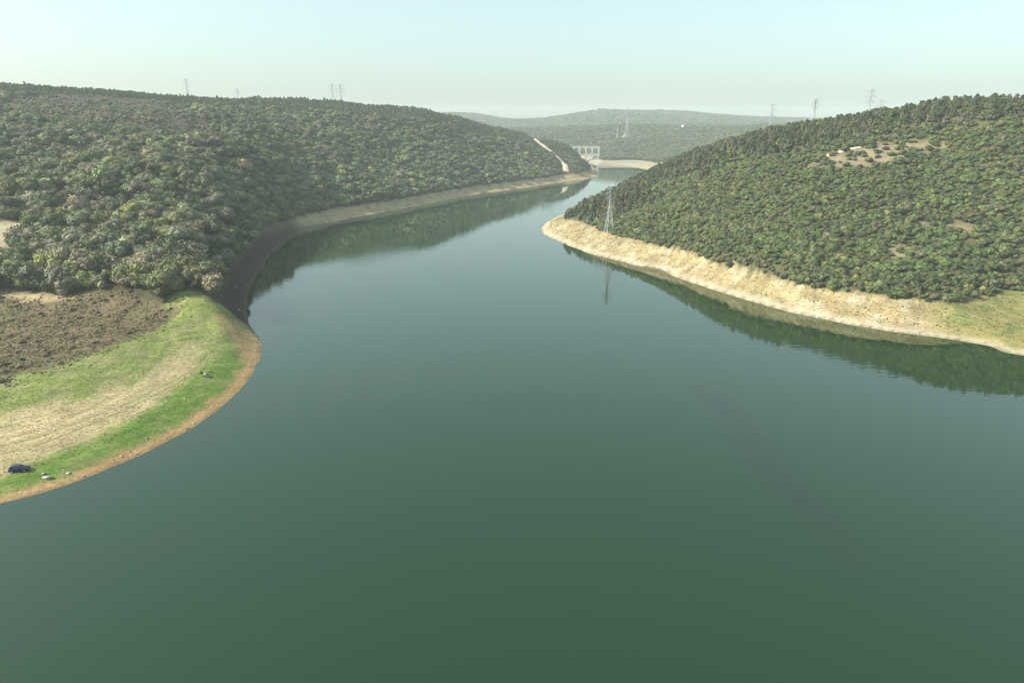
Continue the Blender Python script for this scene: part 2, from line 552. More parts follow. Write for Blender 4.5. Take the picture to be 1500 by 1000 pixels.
def water_mat():
    m = bpy.data.materials.new('reservoir_water')
    m.use_nodes = True
    n, l = m.node_tree.nodes, m.node_tree.links
    b = n['Principled BSDF']
    b.inputs['IOR'].default_value = 1.333
    b.inputs['Specular IOR Level'].default_value = 1.0
    tc = n.new('ShaderNodeTexCoord')
    # silt and algae drift through the water in wide soft patches
    nz = n.new('ShaderNodeTexNoise'); nz.inputs['Scale'].default_value = .006; nz.inputs['Detail'].default_value = 4
    l.new(tc.outputs['Object'], nz.inputs['Vector'])
    cr = n.new('ShaderNodeMix'); cr.data_type = 'RGBA'
    cr.inputs['A'].default_value = (.005, .026, .005, 1); cr.inputs['B'].default_value = (.008, .032, .007, 1)
    l.new(nz.outputs[0], cr.inputs['Factor']); l.new(cr.outputs['Result'], b.inputs['Base Color'])
    # wind streaks: slightly rougher lanes
    mp = n.new('ShaderNodeMapping'); mp.inputs['Rotation'].default_value = (0, 0, R(35)); mp.inputs['Scale'].default_value = (.02, .0035, 1)
    l.new(tc.outputs['Object'], mp.inputs['Vector'])
    n2 = n.new('ShaderNodeTexNoise'); n2.inputs['Scale'].default_value = 1; n2.inputs['Detail'].default_value = 4
    l.new(mp.outputs[0], n2.inputs['Vector'])
    mr = n.new('ShaderNodeMapRange'); mr.inputs['From Min'].default_value = .52; mr.inputs['From Max'].default_value = .72
    mr.inputs['To Min'].default_value = .004; mr.inputs['To Max'].default_value = .05
    l.new(n2.outputs[0], mr.inputs[0]); l.new(mr.outputs[0], b.inputs['Roughness'])
    # one long lane of ruffled water running towards the right foreground
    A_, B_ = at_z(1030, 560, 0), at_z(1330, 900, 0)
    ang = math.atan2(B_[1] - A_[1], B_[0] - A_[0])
    ml = n.new('ShaderNodeMapping'); ml.vector_type = 'TEXTURE'
    ml.inputs['Location'].default_value = (A_[0], A_[1], 0); ml.inputs['Rotation'].default_value = (0, 0, ang)
    l.new(tc.outputs['Object'], ml.inputs['Vector'])
    nw = n.new('ShaderNodeTexNoise'); nw.inputs['Scale'].default_value = .02; nw.inputs['Detail'].default_value = 4
    l.new(tc.outputs['Object'], nw.inputs['Vector'])
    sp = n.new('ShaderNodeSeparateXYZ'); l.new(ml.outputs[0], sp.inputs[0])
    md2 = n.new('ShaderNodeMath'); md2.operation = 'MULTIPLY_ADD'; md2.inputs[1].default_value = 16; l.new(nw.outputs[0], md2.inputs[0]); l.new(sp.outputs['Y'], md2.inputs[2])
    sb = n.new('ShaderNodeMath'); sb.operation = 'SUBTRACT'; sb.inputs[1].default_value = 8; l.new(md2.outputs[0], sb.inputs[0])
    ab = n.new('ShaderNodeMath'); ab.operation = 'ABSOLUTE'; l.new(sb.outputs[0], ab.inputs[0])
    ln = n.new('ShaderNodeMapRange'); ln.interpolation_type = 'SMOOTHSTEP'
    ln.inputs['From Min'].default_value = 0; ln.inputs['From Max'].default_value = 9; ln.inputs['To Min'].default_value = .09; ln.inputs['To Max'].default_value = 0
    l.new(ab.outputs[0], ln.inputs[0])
    ad = n.new('ShaderNodeMath'); ad.operation = 'ADD'; l.new(mr.outputs[0], ad.inputs[0]); l.new(ln.outputs[0], ad.inputs[1])
    l.new(ad.outputs[0], b.inputs['Roughness'])
    # darker reflection of the lane painted into the base colour, fading at both ends
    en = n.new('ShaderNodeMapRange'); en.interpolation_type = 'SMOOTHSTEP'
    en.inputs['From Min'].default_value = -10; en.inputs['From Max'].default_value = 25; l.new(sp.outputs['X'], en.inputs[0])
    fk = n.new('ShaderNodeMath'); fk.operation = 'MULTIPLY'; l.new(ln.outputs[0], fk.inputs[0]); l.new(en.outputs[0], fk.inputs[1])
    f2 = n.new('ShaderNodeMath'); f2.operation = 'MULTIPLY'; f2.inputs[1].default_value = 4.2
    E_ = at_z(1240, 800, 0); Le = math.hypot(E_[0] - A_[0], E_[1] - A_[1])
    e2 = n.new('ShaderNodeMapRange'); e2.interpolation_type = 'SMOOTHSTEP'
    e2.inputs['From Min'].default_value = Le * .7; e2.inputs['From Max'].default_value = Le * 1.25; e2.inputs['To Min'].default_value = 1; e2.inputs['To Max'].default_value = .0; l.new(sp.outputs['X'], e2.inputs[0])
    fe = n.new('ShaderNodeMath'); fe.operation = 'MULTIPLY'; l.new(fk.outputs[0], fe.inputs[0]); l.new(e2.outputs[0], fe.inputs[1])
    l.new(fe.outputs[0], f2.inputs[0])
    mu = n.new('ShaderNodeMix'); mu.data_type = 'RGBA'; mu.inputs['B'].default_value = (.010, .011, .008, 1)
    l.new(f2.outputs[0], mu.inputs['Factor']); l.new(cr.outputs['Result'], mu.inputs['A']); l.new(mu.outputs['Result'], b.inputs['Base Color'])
    m3 = n.new('ShaderNodeMapping'); m3.inputs['Scale'].default_value = (.35, .9, 1); m3.inputs['Rotation'].default_value = (0, 0, R(12))
    l.new(tc.outputs['Object'], m3.inputs['Vector'])
    n3 = n.new('ShaderNodeTexNoise'); n3.inputs['Scale'].default_value = .5; n3.inputs['Detail'].default_value = 5
    l.new(m3.outputs[0], n3.inputs['Vector'])
    ws = n.new('ShaderNodeMapRange'); ws.inputs['From Min'].default_value = .4; ws.inputs['From Max'].default_value = .7
    ws.inputs['To Min'].default_value = .03; ws.inputs['To Max'].default_value = .17
    l.new(n2.outputs[0], ws.inputs[0])
    bp = n.new('ShaderNodeBump'); bp.inputs['Distance'].default_value = .25
    l.new(ws.outputs[0], bp.inputs['Strength'])
    l.new(n3.outputs[0], bp.inputs['Height']); l.new(bp.outputs[0], b.inputs['Normal'])
    return m


# ------------------------------------------------------------------ land zones
SKY_L = np.array([(-300, 118), (0, 122), (100, 124), (200, 133), (280, 138), (350, 141), (430, 142), (520, 150), (580, 155), (620, 158), (660, 166), (700, 178), (750, 188), (790, 200), (835, 213), (870, 240)])
SKY_R = np.array([(820, 318), (881, 292), (920, 268), (950, 250), (1000, 226), (1060, 206), (1115, 191), (1200, 175), (1250, 165), (1300, 158), (1350, 152), (1420, 143), (1500, 136), (1700, 124)])


def pip(px, py, pts):
    """signed pixel-free inside test with distance: positive inside"""
    px = np.asarray(px); py = np.asarray(py)
    best = np.full(px.shape, 1e18); ins = np.zeros(px.shape, bool)
    n = len(pts)
    for i in range(n):
        ax, ay = pts[i]; bx, by = pts[(i + 1) % n]
        dx, dy = bx - ax, by - ay
        t = np.clip(((px - ax) * dx + (py - ay) * dy) / (dx * dx + dy * dy + 1e-9), 0, 1)
        best = np.minimum(best, (px - ax - t * dx) ** 2 + (py - ay - t * dy) ** 2)
        c = (ay > py) != (by > py)
        if dy != 0:
            ins ^= c & (px < ax + (py - ay) * dx / dy)
    d = np.sqrt(best)
    return np.where(ins, d, -d)


def survey(pts, z):
    """corner points read off the photo, laid on level ground z -> plan polygon"""
    return [at_z(a, b, z)[:2] for a, b in pts]


MEADOW = survey(MEADOW_PX, 3.0)
SCRUB = survey([(-160, 445), (0, 438), (60, 447), (130, 440), (165, 440), (210, 452), (262, 462), (180, 495), (100, 526), (0, 556), (-160, 595)], 7.0)
STRAW = survey([(-160, 650), (0, 612), (100, 595), (180, 570), (235, 542), (290, 508), (318, 500), (285, 548), (230, 595), (150, 640), (100, 662), (0, 700), (-160, 745)], 3.0)
GREEN_LOW = survey([(-160, 745), (0, 705), (60, 675), (150, 642), (235, 596), (290, 552), (340, 512), (362, 500), (368, 515), (355, 545), (320, 585), (270, 615), (200, 652), (100, 692), (0, 716), (-160, 765)], 1.6)
TIP = survey([(318, 474), (345, 478), (372, 486), (386, 508), (376, 535), (352, 520), (335, 495)], 3.0)


def ground_poly(pts):
    out = []
    for a, b in pts:
        g = ground_at(a, b)
        if g: out.append(g[:2])
    return out


CLEAR_A = ground_poly([(1185, 232), (1215, 222), (1260, 214), (1320, 210), (1385, 203), (1385, 214), (1335, 232), (1290, 244), (1240, 254), (1198, 248)])
CLEAR_B = ground_poly([(1335, 326), (1380, 319), (1440, 330), (1446, 345), (1400, 347)])
CLEAR_C = ground_poly([(1292, 364), (1330, 360), (1346, 378), (1310, 388)])
PALE_L = ground_poly([(-60, 322), (0, 324), (44, 325), (48, 333), (32, 343), (24, 374), (0, 386), (-60, 400)])
BROWN_L = ground_poly([(0, 160), (20, 143), (120, 139), (240, 150), (285, 168), (340, 200), (330, 212), (280, 205), (200, 192), (100, 186), (30, 176)])
PATCH_L = ground_poly([(584, 216), (604, 210), (606, 213), (590, 220)])


def veg_line(x, y):
    right = x > channel_x(y)
    return np.where(y > 1420, 8.0, np.where(right, 10.3, np.where(y > 560, 7.6, 9.6))) + 1.1 * fbm(x, y, 12, 2, 2.2)


fx, fy, fh, fd = XX.ravel(), YY.ravel(), HH.ravel(), DD.ravel()
right = fx > channel_x(fy)
farz = fy > 1420
C = np.zeros((len(fx), 3))


def setc(mask, c):
    mask = np.clip(mask, 0, 1)[:, None]
    C[:] = C * (1 - mask) + np.asarray(c) * mask


nA = fbm(fx, fy, 38, 4, 7.0); nB = fbm(fx, fy, 9, 3, 9.0); nC = fbm(fx, fy, 5, 2, 12.0)
C[:] = (.085, .078, .042)                                   # woodland floor, leaf litter
setc(right.astype(float), (.125, .115, .055))               # dry grass between the shrubs
setc(farz.astype(float), (.07, .08, .045))
vl = veg_line(fx, fy)
bare = 1 - sstep(-.6, 1.0, fh - vl)
setc(bare * (~right), (.52, .40, .22))
setc(bare * right, (.47, .37, .19))
setc(bare * right * sstep(.0, .35, nA), (.36, .31, .15))
setc(bare * right * sstep(.0, .3, nB) * .8, (.56, .49, .33)); setc(bare * right * sstep(.05, .35, -nB) * .75, (.34, .25, .13)); setc(bare * right * sstep(.1, .35, nC) * .6, (.27, .24, .12))
setc(bare * (~right) * sstep(0, .3, nB) * .7, (.38, .29, .15))
setc(bare * farz, (.40, .35, .25))
ppx, ppy, _z = project(fx, np.maximum(fy, 20), fh)
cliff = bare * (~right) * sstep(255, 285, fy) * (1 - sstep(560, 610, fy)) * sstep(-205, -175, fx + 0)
setc(cliff, (.055, .036, .03))  # brown bank rock, darkened in colour to deepen the shade on it
# grassy foot of the right bank
gr = bare * right * sstep(1330, 1410, ppx + 40 * nA) * (fy < 420)
setc(gr * .85, (.30, .27, .09)); setc(gr * sstep(0, .3, nB), (.20, .23, .07)); setc(gr * sstep(.1, .3, nC) * .6, (.44, .37, .16))
# meadow
jit = 8 * nA + 6.0 * nB + 4 * nC
md = pip(fx, fy, MEADOW)
mdm = sstep(-1, 2, md)
setc(mdm, (.24, .285, .075))
setc(mdm * sstep(-.1, .3, nB) * .8, (.36, .33, .15)); setc(mdm * sstep(.0, .3, nC) * .7, (.16, .20, .06))
setc(mdm * sstep(-4, 5, pip(fx, fy, STRAW) + jit), (.52, .42, .23))
setc(mdm * sstep(-4, 5, pip(fx, fy, STRAW) + jit) * sstep(.05, .35, nC) * .7, (.36, .33, .14))
gl = mdm * sstep(-2.5, 2.5, pip(fx, fy, GREEN_LOW) + .5 * jit)
setc(gl, (.14, .235, .04)); setc(gl * sstep(.0, .3, nC) * .7, (.28, .30, .10))
tp = mdm * sstep(-2, 2, pip(fx, fy, TIP) + .3 * jit)
setc(tp, (.42, .29, .14)); setc(tp * sstep(.0, .3, nC) * .6, (.27, .27, .10))
sc = sstep(-4, 4, pip(fx, fy, SCRUB) + .5 * jit)
setc(sc, (.19, .14, .08)); setc(sc * sstep(0, .3, nB) * .7, (.22, .18, .09)); setc(sc * sstep(.05, .35, -nA) * .6, (.16, .16, .07)); setc(sc * sstep(.1, .35, nC) * .6, (.09, .085, .04))
# bare clearings
for pg, c in ((CLEAR_A, (.37, .30, .19)), (CLEAR_B, (.30, .26, .14)), (CLEAR_C, (.32, .27, .16)), (PALE_L, (.55, .46, .30)), (PATCH_L, (.6, .48, .32))):
    setc(sstep(-5, 5, pip(fx, fy, pg) + 7 * nB + 5 * nC) * (.9 if pg in (PALE_L, PATCH_L) else .8), c)
setc(sstep(-6, 6, pip(fx, fy, BROWN_L) + jit) * .8, (.115, .088, .062))
# sand margin and the wet edge at the waterline
nearm = (~right) & (fy < 330)
setc(nearm * (1 - sstep(3.0, 5.0, fd + 2.6 * nB + 1.5 * nC)) * (1 - cliff), (.44, .29, .13))
setc(right * (fy < 700) * (1 - sstep(2.5, 6.0, fd)) * .6, (.64, .56, .40))
setc((1 - sstep(.0, .8, fd)) * .75, (.16, .11, .065))
strand = np.clip(np.maximum(mdm, bare * .8), 0, 1) * (1 - sc)

C *= .68
GROUND = ground_mat()


def terrain_object(name, sel):
    """the grid cells chosen by sel, as one welded sheet"""
    ny, nx = XX.shape
    jj, ii = np.nonzero(sel)
    a = jj * nx + ii
    quads = np.stack([a, a + 1, a + nx + 1, a + nx], 1)
    used, inv = np.unique(quads, return_inverse=True)
    me = bpy.data.meshes.new(name)
    me.from_pydata(np.stack([fx[used], fy[used], fh[used]], 1).tolist(), [], inv.reshape(-1, 4).tolist())
    ca = me.attributes.new('base_col', 'FLOAT_COLOR', 'POINT')
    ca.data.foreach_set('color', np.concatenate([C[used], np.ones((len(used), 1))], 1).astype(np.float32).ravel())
    for nm, arr in (('shore_d', fd), ('strand', strand)):
        at = me.attributes.new(nm, 'FLOAT', 'POINT')
        at.data.foreach_set('value', arr[used].astype(np.float32))
    me.polygons.foreach_set('use_smooth', np.ones(len(me.polygons), bool))
    me.materials.append(GROUND)
    me.update()
    o = link(bpy.data.objects.new(name, me))
    o['kind'] = 'structure'
    return o


cy, cx_ = (YY[:-1, :-1] + YY[1:, 1:]) / 2, (XX[:-1, :-1] + XX[1:, 1:]) / 2
hmax = np.maximum.reduce([HH[:-1, :-1], HH[1:, :-1], HH[:-1, 1:], HH[1:, 1:]])
keep = hmax > -3.0
far_c = cy > 1420
right_c = cx_ > channel_x(cy)
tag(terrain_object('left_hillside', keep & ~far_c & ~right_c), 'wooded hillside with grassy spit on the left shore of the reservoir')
tag(terrain_object('right_hillside', keep & ~far_c & right_c), 'shrub covered hill with pale dry bank on the right shore')
tag(terrain_object('distant_hills', keep & far_c), 'hazy wooded hills beyond the end of the reservoir')
wv = [(-620, -430, 0), (620, -430, 0), (620, 1990, 0), (-620, 1990, 0)]
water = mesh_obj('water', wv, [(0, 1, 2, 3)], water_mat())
tag(water, 'calm green reservoir water reflecting the hills', kind='structure')

# ------------------------------------------------------------------ tracks worn into the ground
TRACK = mat('track_dirt', (.60, .49, .34), .95, var=.2, scale=.3)
RUT = mat('wheel_rut_earth', (.22, .21, .08), .95, var=.25, scale=.5)


def ribbon(name, pts, width, m, lift, label, smooth_n=10):
    P_ = np.array(pts)
    seg = []
    for i in range(len(P_) - 1):
        for j in range(smooth_n):
            seg.append(P_[i] + (P_[i + 1] - P_[i]) * j / smooth_n)
    seg.append(P_[-1]); seg = np.array(seg)
    for _ in range(3):
        seg[1:-1] = (seg[:-2] + 2 * seg[1:-1] + seg[2:]) / 4
    V, F = [], []
    K = 5
    rr = np.random.default_rng(3)
    for i, p in enumerate(seg):
        a = seg[max(i - 1, 0)]; b = seg[min(i + 1, len(seg) - 1)]
        t = (b - a) / (np.linalg.norm(b - a) + 1e-9); nrm = np.array([-t[1], t[0]])
        wv_ = width * (1 + .25 * rr.normal() * .5)
        for k in range(K):
            q = p + nrm * wv_ * (k / (K - 1) - .5)
            V.append((q[0], q[1], float(hmap(q[0], q[1])) + lift * (1 if 0 < k < K - 1 else .2)))
        if i:
            for k in range(K - 1):
                s = (i - 1) * K + k
                F.append((s, s + 1, s + K + 1, s + K))
    o = mesh_obj(name, V, F, m, smooth=True)
    tag(o, label, kind='structure')


tr = [ground_at(a, b) for a, b in [(781, 199), (785, 206), (793, 212), (803, 219), (813, 227), (822, 235), (828, 243), (829, 252)]]
TRACK_PTS = np.array([g[:2] for g in tr if g])
ribbon('dirt_track', [g[:2] for g in tr if g], 9.5, TRACK, .9, 'pale dirt track running straight down the far end of left hill')
tr = [ground_at(a, b) for a, b in [(1196, 233), (1215, 228), (1240, 221), (1275, 212)]]
ribbon('dirt_path', [g[:2] for g in tr if g], 2.6, TRACK, .8, 'pale path along the upper edge of bare clearing')
for off in (0, 1.7):
    tr = [ground_at(a, b) for a, b in [(0, 655 + off * 6), (60, 640 + off * 6), (130, 613 + off * 6), (200, 585 + off * 5), (260, 555 + off * 4), (300, 530 + off * 3), (325, 505 + off * 2)]]
    ribbon('wheel_rut', [g[:2] for g in tr if g], .55, RUT, .06, ('upper' if off == 0 else 'lower') + ' of two dark wheel ruts across the straw coloured spit')

# ------------------------------------------------------------------ plant kits


def cards(cent, nrm, size, r):
    """small bent leaf-spray faces: two triangles each"""
    n = len(cent)
    t = r.normal(size=(n, 3)); t -= nrm * (t * nrm).sum(1, keepdims=True); t /= np.linalg.norm(t, axis=1, keepdims=True) + 1e-9
    b = np.cross(nrm, t)
    s = size[:, None]
    k = r.uniform(.55, 1.0, (n, 4, 1))
    v = np.stack([cent - t * s * k[:, 0], cent - b * s * .7 * k[:, 1] + nrm * s * .18, cent + t * s * k[:, 2], cent + b * s * .7 * k[:, 3] - nrm * s * .12], 1)
    return v.reshape(-1, 3), (np.arange(n)[:, None] * 4 + np.arange(4)[None])


_bm = bmesh.new(); bmesh.ops.create_icosphere(_bm, subdivisions=1, radius=1)
ICO_V = np.array([v.co[:] for v in _bm.verts]); ICO_F = [[v.index for v in f.verts] for f in _bm.faces]; _bm.free()


def crown_geo(kind, seed):
    r = np.random.default_rng(seed)
    if kind == 'broadleaf':
        n = 15
        u = r.normal(size=(n, 3)); u[:, 2] = np.abs(u[:, 2]) * 1.0 - .3
        u /= np.linalg.norm(u, axis=1, keepdims=True)
        rad = r.uniform(.45, 1.22, n)
        lc = u * rad[:, None] * np.array([.34, .34, .30]) + np.array([0, 0, .58])
        lc[:, :2] += r.normal(size=2) * .03
        lr = r.uniform(.13, .25, n); m = 58; cs = (.034, .07)
    elif kind == 'pine':
        n = 24
        t = np.sort(r.uniform(.22, .97, n)); a = r.uniform(0, 2 * np.pi, n)
        rr = .30 * (1.03 - t) ** .5 * r.uniform(.4, 1.15, n)
        lc = np.stack([np.cos(a) * rr, np.sin(a) * rr, t], 1)
        lr = .15 * (1.25 - t) ** .7 * r.uniform(.75, 1.25, n); m = 34; cs = (.022, .055)
    else:
        n = 11
        u = r.normal(size=(n, 3)); u[:, 2] = np.abs(u[:, 2])
        u /= np.linalg.norm(u, axis=1, keepdims=True)
        lc = u * r.uniform(.35, 1.0, (n, 1)) * np.array([.52, .52, .58]) + np.array([0, 0, .2])
        lr = r.uniform(.19, .36, n); m = 52; cs = (.05, .105)
    V, F, nv = [], [], 0
    for c, q in zip(lc, lr):
        d = r.normal(size=(m, 3)); d /= np.linalg.norm(d, axis=1, keepdims=True)
        pos = c + d * (q * r.uniform(.78, 1.34, (m, 1)))
        nn = d + r.normal(size=(m, 3)) * .24 + np.array([0, 0, .1]); nn /= np.linalg.norm(nn, axis=1, keepdims=True)
        v, f = cards(pos, nn, r.uniform(*cs, m), r)
        V.append(v); F += (f + nv).tolist(); nv += len(v)
        iv = ICO_V * (q * .86) * r.uniform(.8, 1.15, (len(ICO_V), 1)) + c
        V.append(iv); F += [[k + nv for k in f] for f in ICO_F]; nv += len(iv)
    return np.concatenate(V), F


def trunk_geo(kind, seed):
    r = np.random.default_rng(seed + 900)
    V, F = [], []

    def limb(a, b, r0, r1, s=6):
        a, b = np.array(a, float), np.array(b, float)
        d = (b - a) / np.linalg.norm(b - a)
        t = np.cross(d, [0.3, .8, .1]); t /= np.linalg.norm(t); q = np.cross(d, t)
        k = len(V)
        for p, rr in ((a, r0), (b, r1)):
            for j in range(s):
                an = 2 * np.pi * j / s
                V.append(p + (np.cos(an) * t + np.sin(an) * q) * rr)
        for j in range(s):
            F.append([k + j, k + (j + 1) % s, k + s + (j + 1) % s, k + s + j])
    if kind == 'shrub':
        for j in range(5):
            a = j * 1.257 + r.uniform(0, .6)
            limb((0, 0, -.12), (.3 * np.cos(a), .3 * np.sin(a), .5), .03, .012, 5)
    else:
        top = .45 if kind == 'broadleaf' else .9
        limb((0, 0, -.08), (0, 0, top), .026, .016 if kind == 'broadleaf' else .006)
        for j in range(6):
            a = j * 1.05 + r.uniform(0, .5)
            z = top * r.uniform(.6, 1) if kind == 'broadleaf' else .25 + .1 * j
            L = .26 if kind == 'broadleaf' else .2 * (1 - z) + .04
            limb((0, 0, z), (L * np.cos(a), L * np.sin(a), z + (.22 if kind == 'broadleaf' else .03)), .013, .005, 5)
    return np.array(V), F


KIT = {}
for kind, nvar in (('broadleaf', 6), ('pine', 4), ('shrub', 6)):
    c = bpy.data.collections.new('kit_' + kind)
    KIT[kind] = dict(coll=c, crown=[], trunk=[], n=nvar)
    for s in range(nvar):
        cv, cf = crown_geo(kind, 40 + s * 7)
        tv, tf = trunk_geo(kind, 40 + s * 7)
        KIT[kind]['crown'].append(mesh_data(f'{kind}_crown', cv, cf, [LEAF]))
        KIT[kind]['trunk'].append(mesh_data(f'{kind}_trunk', tv, tf, [BARK]))
        allf = list(cf) + [[k + len(cv) for k in f] for f in tf]
        me = mesh_data(f'{kind}_whole', np.concatenate([cv, tv]), allf, [LEAF, BARK], [0] * len(cf) + [1] * len(tf))
        c.objects.link(bpy.data.objects.new(f'{kind}_{s}', me))


def kit_simple(name, meshes):
    c = bpy.data.collections.new('kit_' + name)
    for i, me in enumerate(meshes):
        c.objects.link(bpy.data.objects.new(f'{name}_{i}', me))
    KIT[name] = dict(coll=c, n=len(meshes))


def tuft_mesh(seed, blades=16):
    r = np.random.default_rng(seed)
    V, F = [], []
    for i in range(blades):
        a = r.uniform(0, 6.28); o = r.normal(size=2) * .25
        ln = r.uniform(.35, 1.0); h = r.uniform(.4, 1.0)
        d = np.array([np.cos(a), np.sin(a)]); s = np.array([-d[1], d[0]]) * .09
        k = len(V)
        V += [(*(o + s), -.1), (*(o - s), -.1), (*(o + d * ln * .25 - s * .7), h * .65), (*(o + d * ln * .25 + s * .7), h * .65), (*(o + d * ln * .6), h)]
        F += [[k, k + 1, k + 2, k + 3], [k + 3, k + 2, k + 4]]
    return mesh_data('tuft', V, F, [LEAF])


def rock_mesh(seed, m, sub=2, rough=.22):
    bm = bmesh.new(); bmesh.ops.create_icosphere(bm, subdivisions=sub, radius=1)
    r = np.random.default_rng(seed)
    pl = r.normal(size=(9, 3)); pl /= np.linalg.norm(pl, axis=1, keepdims=True); off = r.uniform(.55, .92, 9)
    for v in bm.verts:
        p = np.array(v.co[:])
        for q, o in zip(pl, off):
            e = p @ q - o
            if e > 0: p -= q * e * .9
        v.co = p * (1 + rough * (r.uniform() - .5) * .4)
    me = bpy.data.meshes.new('rock'); bm.to_mesh(me); bm.free(); me.materials.append(m)
    return me


STONE = leaf_mat('pale_stone')
STONE.node_tree.nodes['Mix Shader'].inputs[0].default_value = 0
kit_simple('tuft', [tuft_mesh(s) for s in range(4)])
kit_simple('stone', [rock_mesh(s, STONE, 1) for s in range(4)])


def scatter(name, kit, x, y, z, size, tint, label, cat, sq=None, sink=0.0):
    """uncountable cover: one object of points that carries a copy of a plant at each point"""
    n = len(x)
    me = bpy.data.meshes.new(name)
    me.from_pydata(np.stack([x, y, z - sink], 1).tolist(), [], [])
    r = np.random.default_rng(n)

    def attr(nm, ty, arr, key):
        a = me.attributes.new(nm, ty, 'POINT'); a.data.foreach_set(key, np.ascontiguousarray(arr).ravel())
    rot = np.stack([r.normal(size=n) * .06, r.normal(size=n) * .06, r.uniform(0, 6.283, n)], 1)
    sc3 = np.stack([size * (1 if sq is None else sq) * r.uniform(.78, 1.25, n), size * (1 if sq is None else sq) * r.uniform(.78, 1.25, n), size], 1)
    attr('rot', 'FLOAT_VECTOR', rot.astype(np.float32), 'vector')
    attr('siz', 'FLOAT_VECTOR', sc3.astype(np.float32), 'vector')
    attr('pick', 'INT', r.integers(0, KIT[kit]['n'], n).astype(np.int32), 'value')
    attr('tint', 'FLOAT_VECTOR', tint.astype(np.float32), 'vector')
    o = link(bpy.data.objects.new(name, me))
    tag(o, label, cat, kind='stuff')
    ng = bpy.data.node_groups.new('cover_' + name, 'GeometryNodeTree')
    ng.interface.new_socket('Geometry', in_out='INPUT', socket_type='NodeSocketGeometry')
    ng.interface.new_socket('Geometry', in_out='OUTPUT', socket_type='NodeSocketGeometry')
    N, L = ng.nodes, ng.links
    gi, go = N.new('NodeGroupInput'), N.new('NodeGroupOutput')
    ci = N.new('GeometryNodeCollectionInfo'); ci.inputs['Collection'].default_value = KIT[kit]['coll']
    ci.inputs['Separate Children'].default_value = True; ci.inputs['Reset Children'].default_value = True
    ip = N.new('GeometryNodeInstanceOnPoints'); ip.inputs['Pick Instance'].default_value = True

    def na(nm, ty):
        q = N.new('GeometryNodeInputNamedAttribute'); q.data_type = ty; q.inputs['Name'].default_value = nm
        return q.outputs['Attribute']
    er = N.new('FunctionNodeEulerToRotation')
    L.new(gi.outputs[0], ip.inputs['Points']); L.new(ci.outputs[0], ip.inputs['Instance'])
    L.new(na('pick', 'INT'), ip.inputs['Instance Index'])
    L.new(na('rot', 'FLOAT_VECTOR'), er.inputs[0]); L.new(er.outputs[0], ip.inputs['Rotation'])
    L.new(na('siz', 'FLOAT_VECTOR'), ip.inputs['Scale'])
    L.new(ip.outputs[0], go.inputs[0])
    md_ = o.modifiers.new('cover', 'NODES'); md_.node_group = ng
    return o


# ------------------------------------------------------------------ where the plants grow
DARK = np.array((.066, .080, .034)); OLIVE = np.array((.115, .125, .048)); GREY = np.array((.135, .132, .078)); YELLOW = np.array((.185, .185, .058))
BROWN = np.array((.150, .128, .078)); RUSSET = np.array((.17, .135, .06)); PINE = np.array((.066, .092, .044)); FRESH = np.array((.104, .138, .044))


def candidates(x0, x1, y0, y1, st, seed):
    r = np.random.default_rng(seed)
    gx, gy = np.meshgrid(np.arange(x0, x1, st), np.arange(y0, y1, st))
    x = gx.ravel() + r.uniform(-.48, .48, gx.size) * st; y = gy.ravel() + r.uniform(-.48, .48, gx.size) * st
    z = hmap(x, y)
    px, py, zc = project(x, y, z)
    k = (px > -130) & (px < 1630) & (z > 2)
    x, y, z, px, py, zc = (q[k] for q in (x, y, z, px, py, zc))
    k = seen(x, y, z + 7, 2.5)
    return [q[k] for q in (x, y, z, px, py, zc)]


def blend(cols, w):
    w = np.maximum(w, 0); w = w / (w.sum(0) + 1e-9)
    return sum(c[None] * q[:, None] for c, q in zip(cols, w))


def pick_tint(cols, w, r, jitter=.22):
    w = np.maximum(np.array(w), 0) + 1e-6; cum = np.cumsum(w / w.sum(0), 0)
    k = (r.uniform(size=w.shape[1])[None] > cum[:-1]).sum(0)
    t = np.array(cols)[k] * np.clip(1 + r.normal(size=(len(k), 1)) * jitter, .5, 1.6)
    return np.maximum(t * (1 + r.normal(size=t.shape) * .05), .012), k


COLWORD = ['dark green', 'olive green', 'grey green', 'yellow green', 'brown', 'russet', 'deep green', 'fresh green']
PALETTE = [DARK, OLIVE, GREY, YELLOW, BROWN, RUSSET, PINE, FRESH]

# ---- left bank wood
r = np.random.default_rng(21)
parts = [candidates(-620, -60, 255, 640, 4.7, 1), candidates(-900, 180, 640, 1330, 4.3, 2)]
x, y, z, px, py, zc = (np.concatenate(q) for q in zip(*parts))
d_, _s = shore_dist(x, y)
n1 = fbm(x, y, 45, 3, 31.0); n2 = fbm(x, y, 16, 2, 33.0)
br = pip(x, y, BROWN_L)
ok = (x < channel_x(y)) & (y < 1400) & (z > veg_line(x, y)) & (pip(x, y, SCRUB) < -2) & (pip(x, y, MEADOW) < -1) & (d_ > 6)
ok &= pip(x, y, PALE_L) < 1.5
td = np.full(len(x), 1e9)
for a, b in zip(TRACK_PTS[:-1], TRACK_PTS[1:]):
    t = np.clip(((x - a[0]) * (b - a)[0] + (y - a[1]) * (b - a)[1]) / ((b - a) ** 2).sum(), 0, 1)
    td = np.minimum(td, np.hypot(x - a[0] - t * (b - a)[0], y - a[1] - t * (b - a)[1]))
ok &= td > 15
ok &= (pip(x, y, PATCH_L) < 1) & (r.uniform(size=len(x)) < .96 - .22 * sstep(.1, .4, n2))
ok &= ~((br > 0) & (r.uniform(size=len(x)) < .35))
x, y, z, px, py, zc, n1, n2, br, d_ = (q[ok] for q in (x, y, z, px, py, zc, n1, n2, br, d_))
top = py - np.interp(px, SKY_L[:, 0], SKY_L[:, 1])
ridge_p = sstep(26, 14, top + 12 * n1) * (y > 560)
browns = sstep(-8, 8, br + 10 * n2)
shorew = sstep(60, 10, d_)
one = np.ones(len(x))
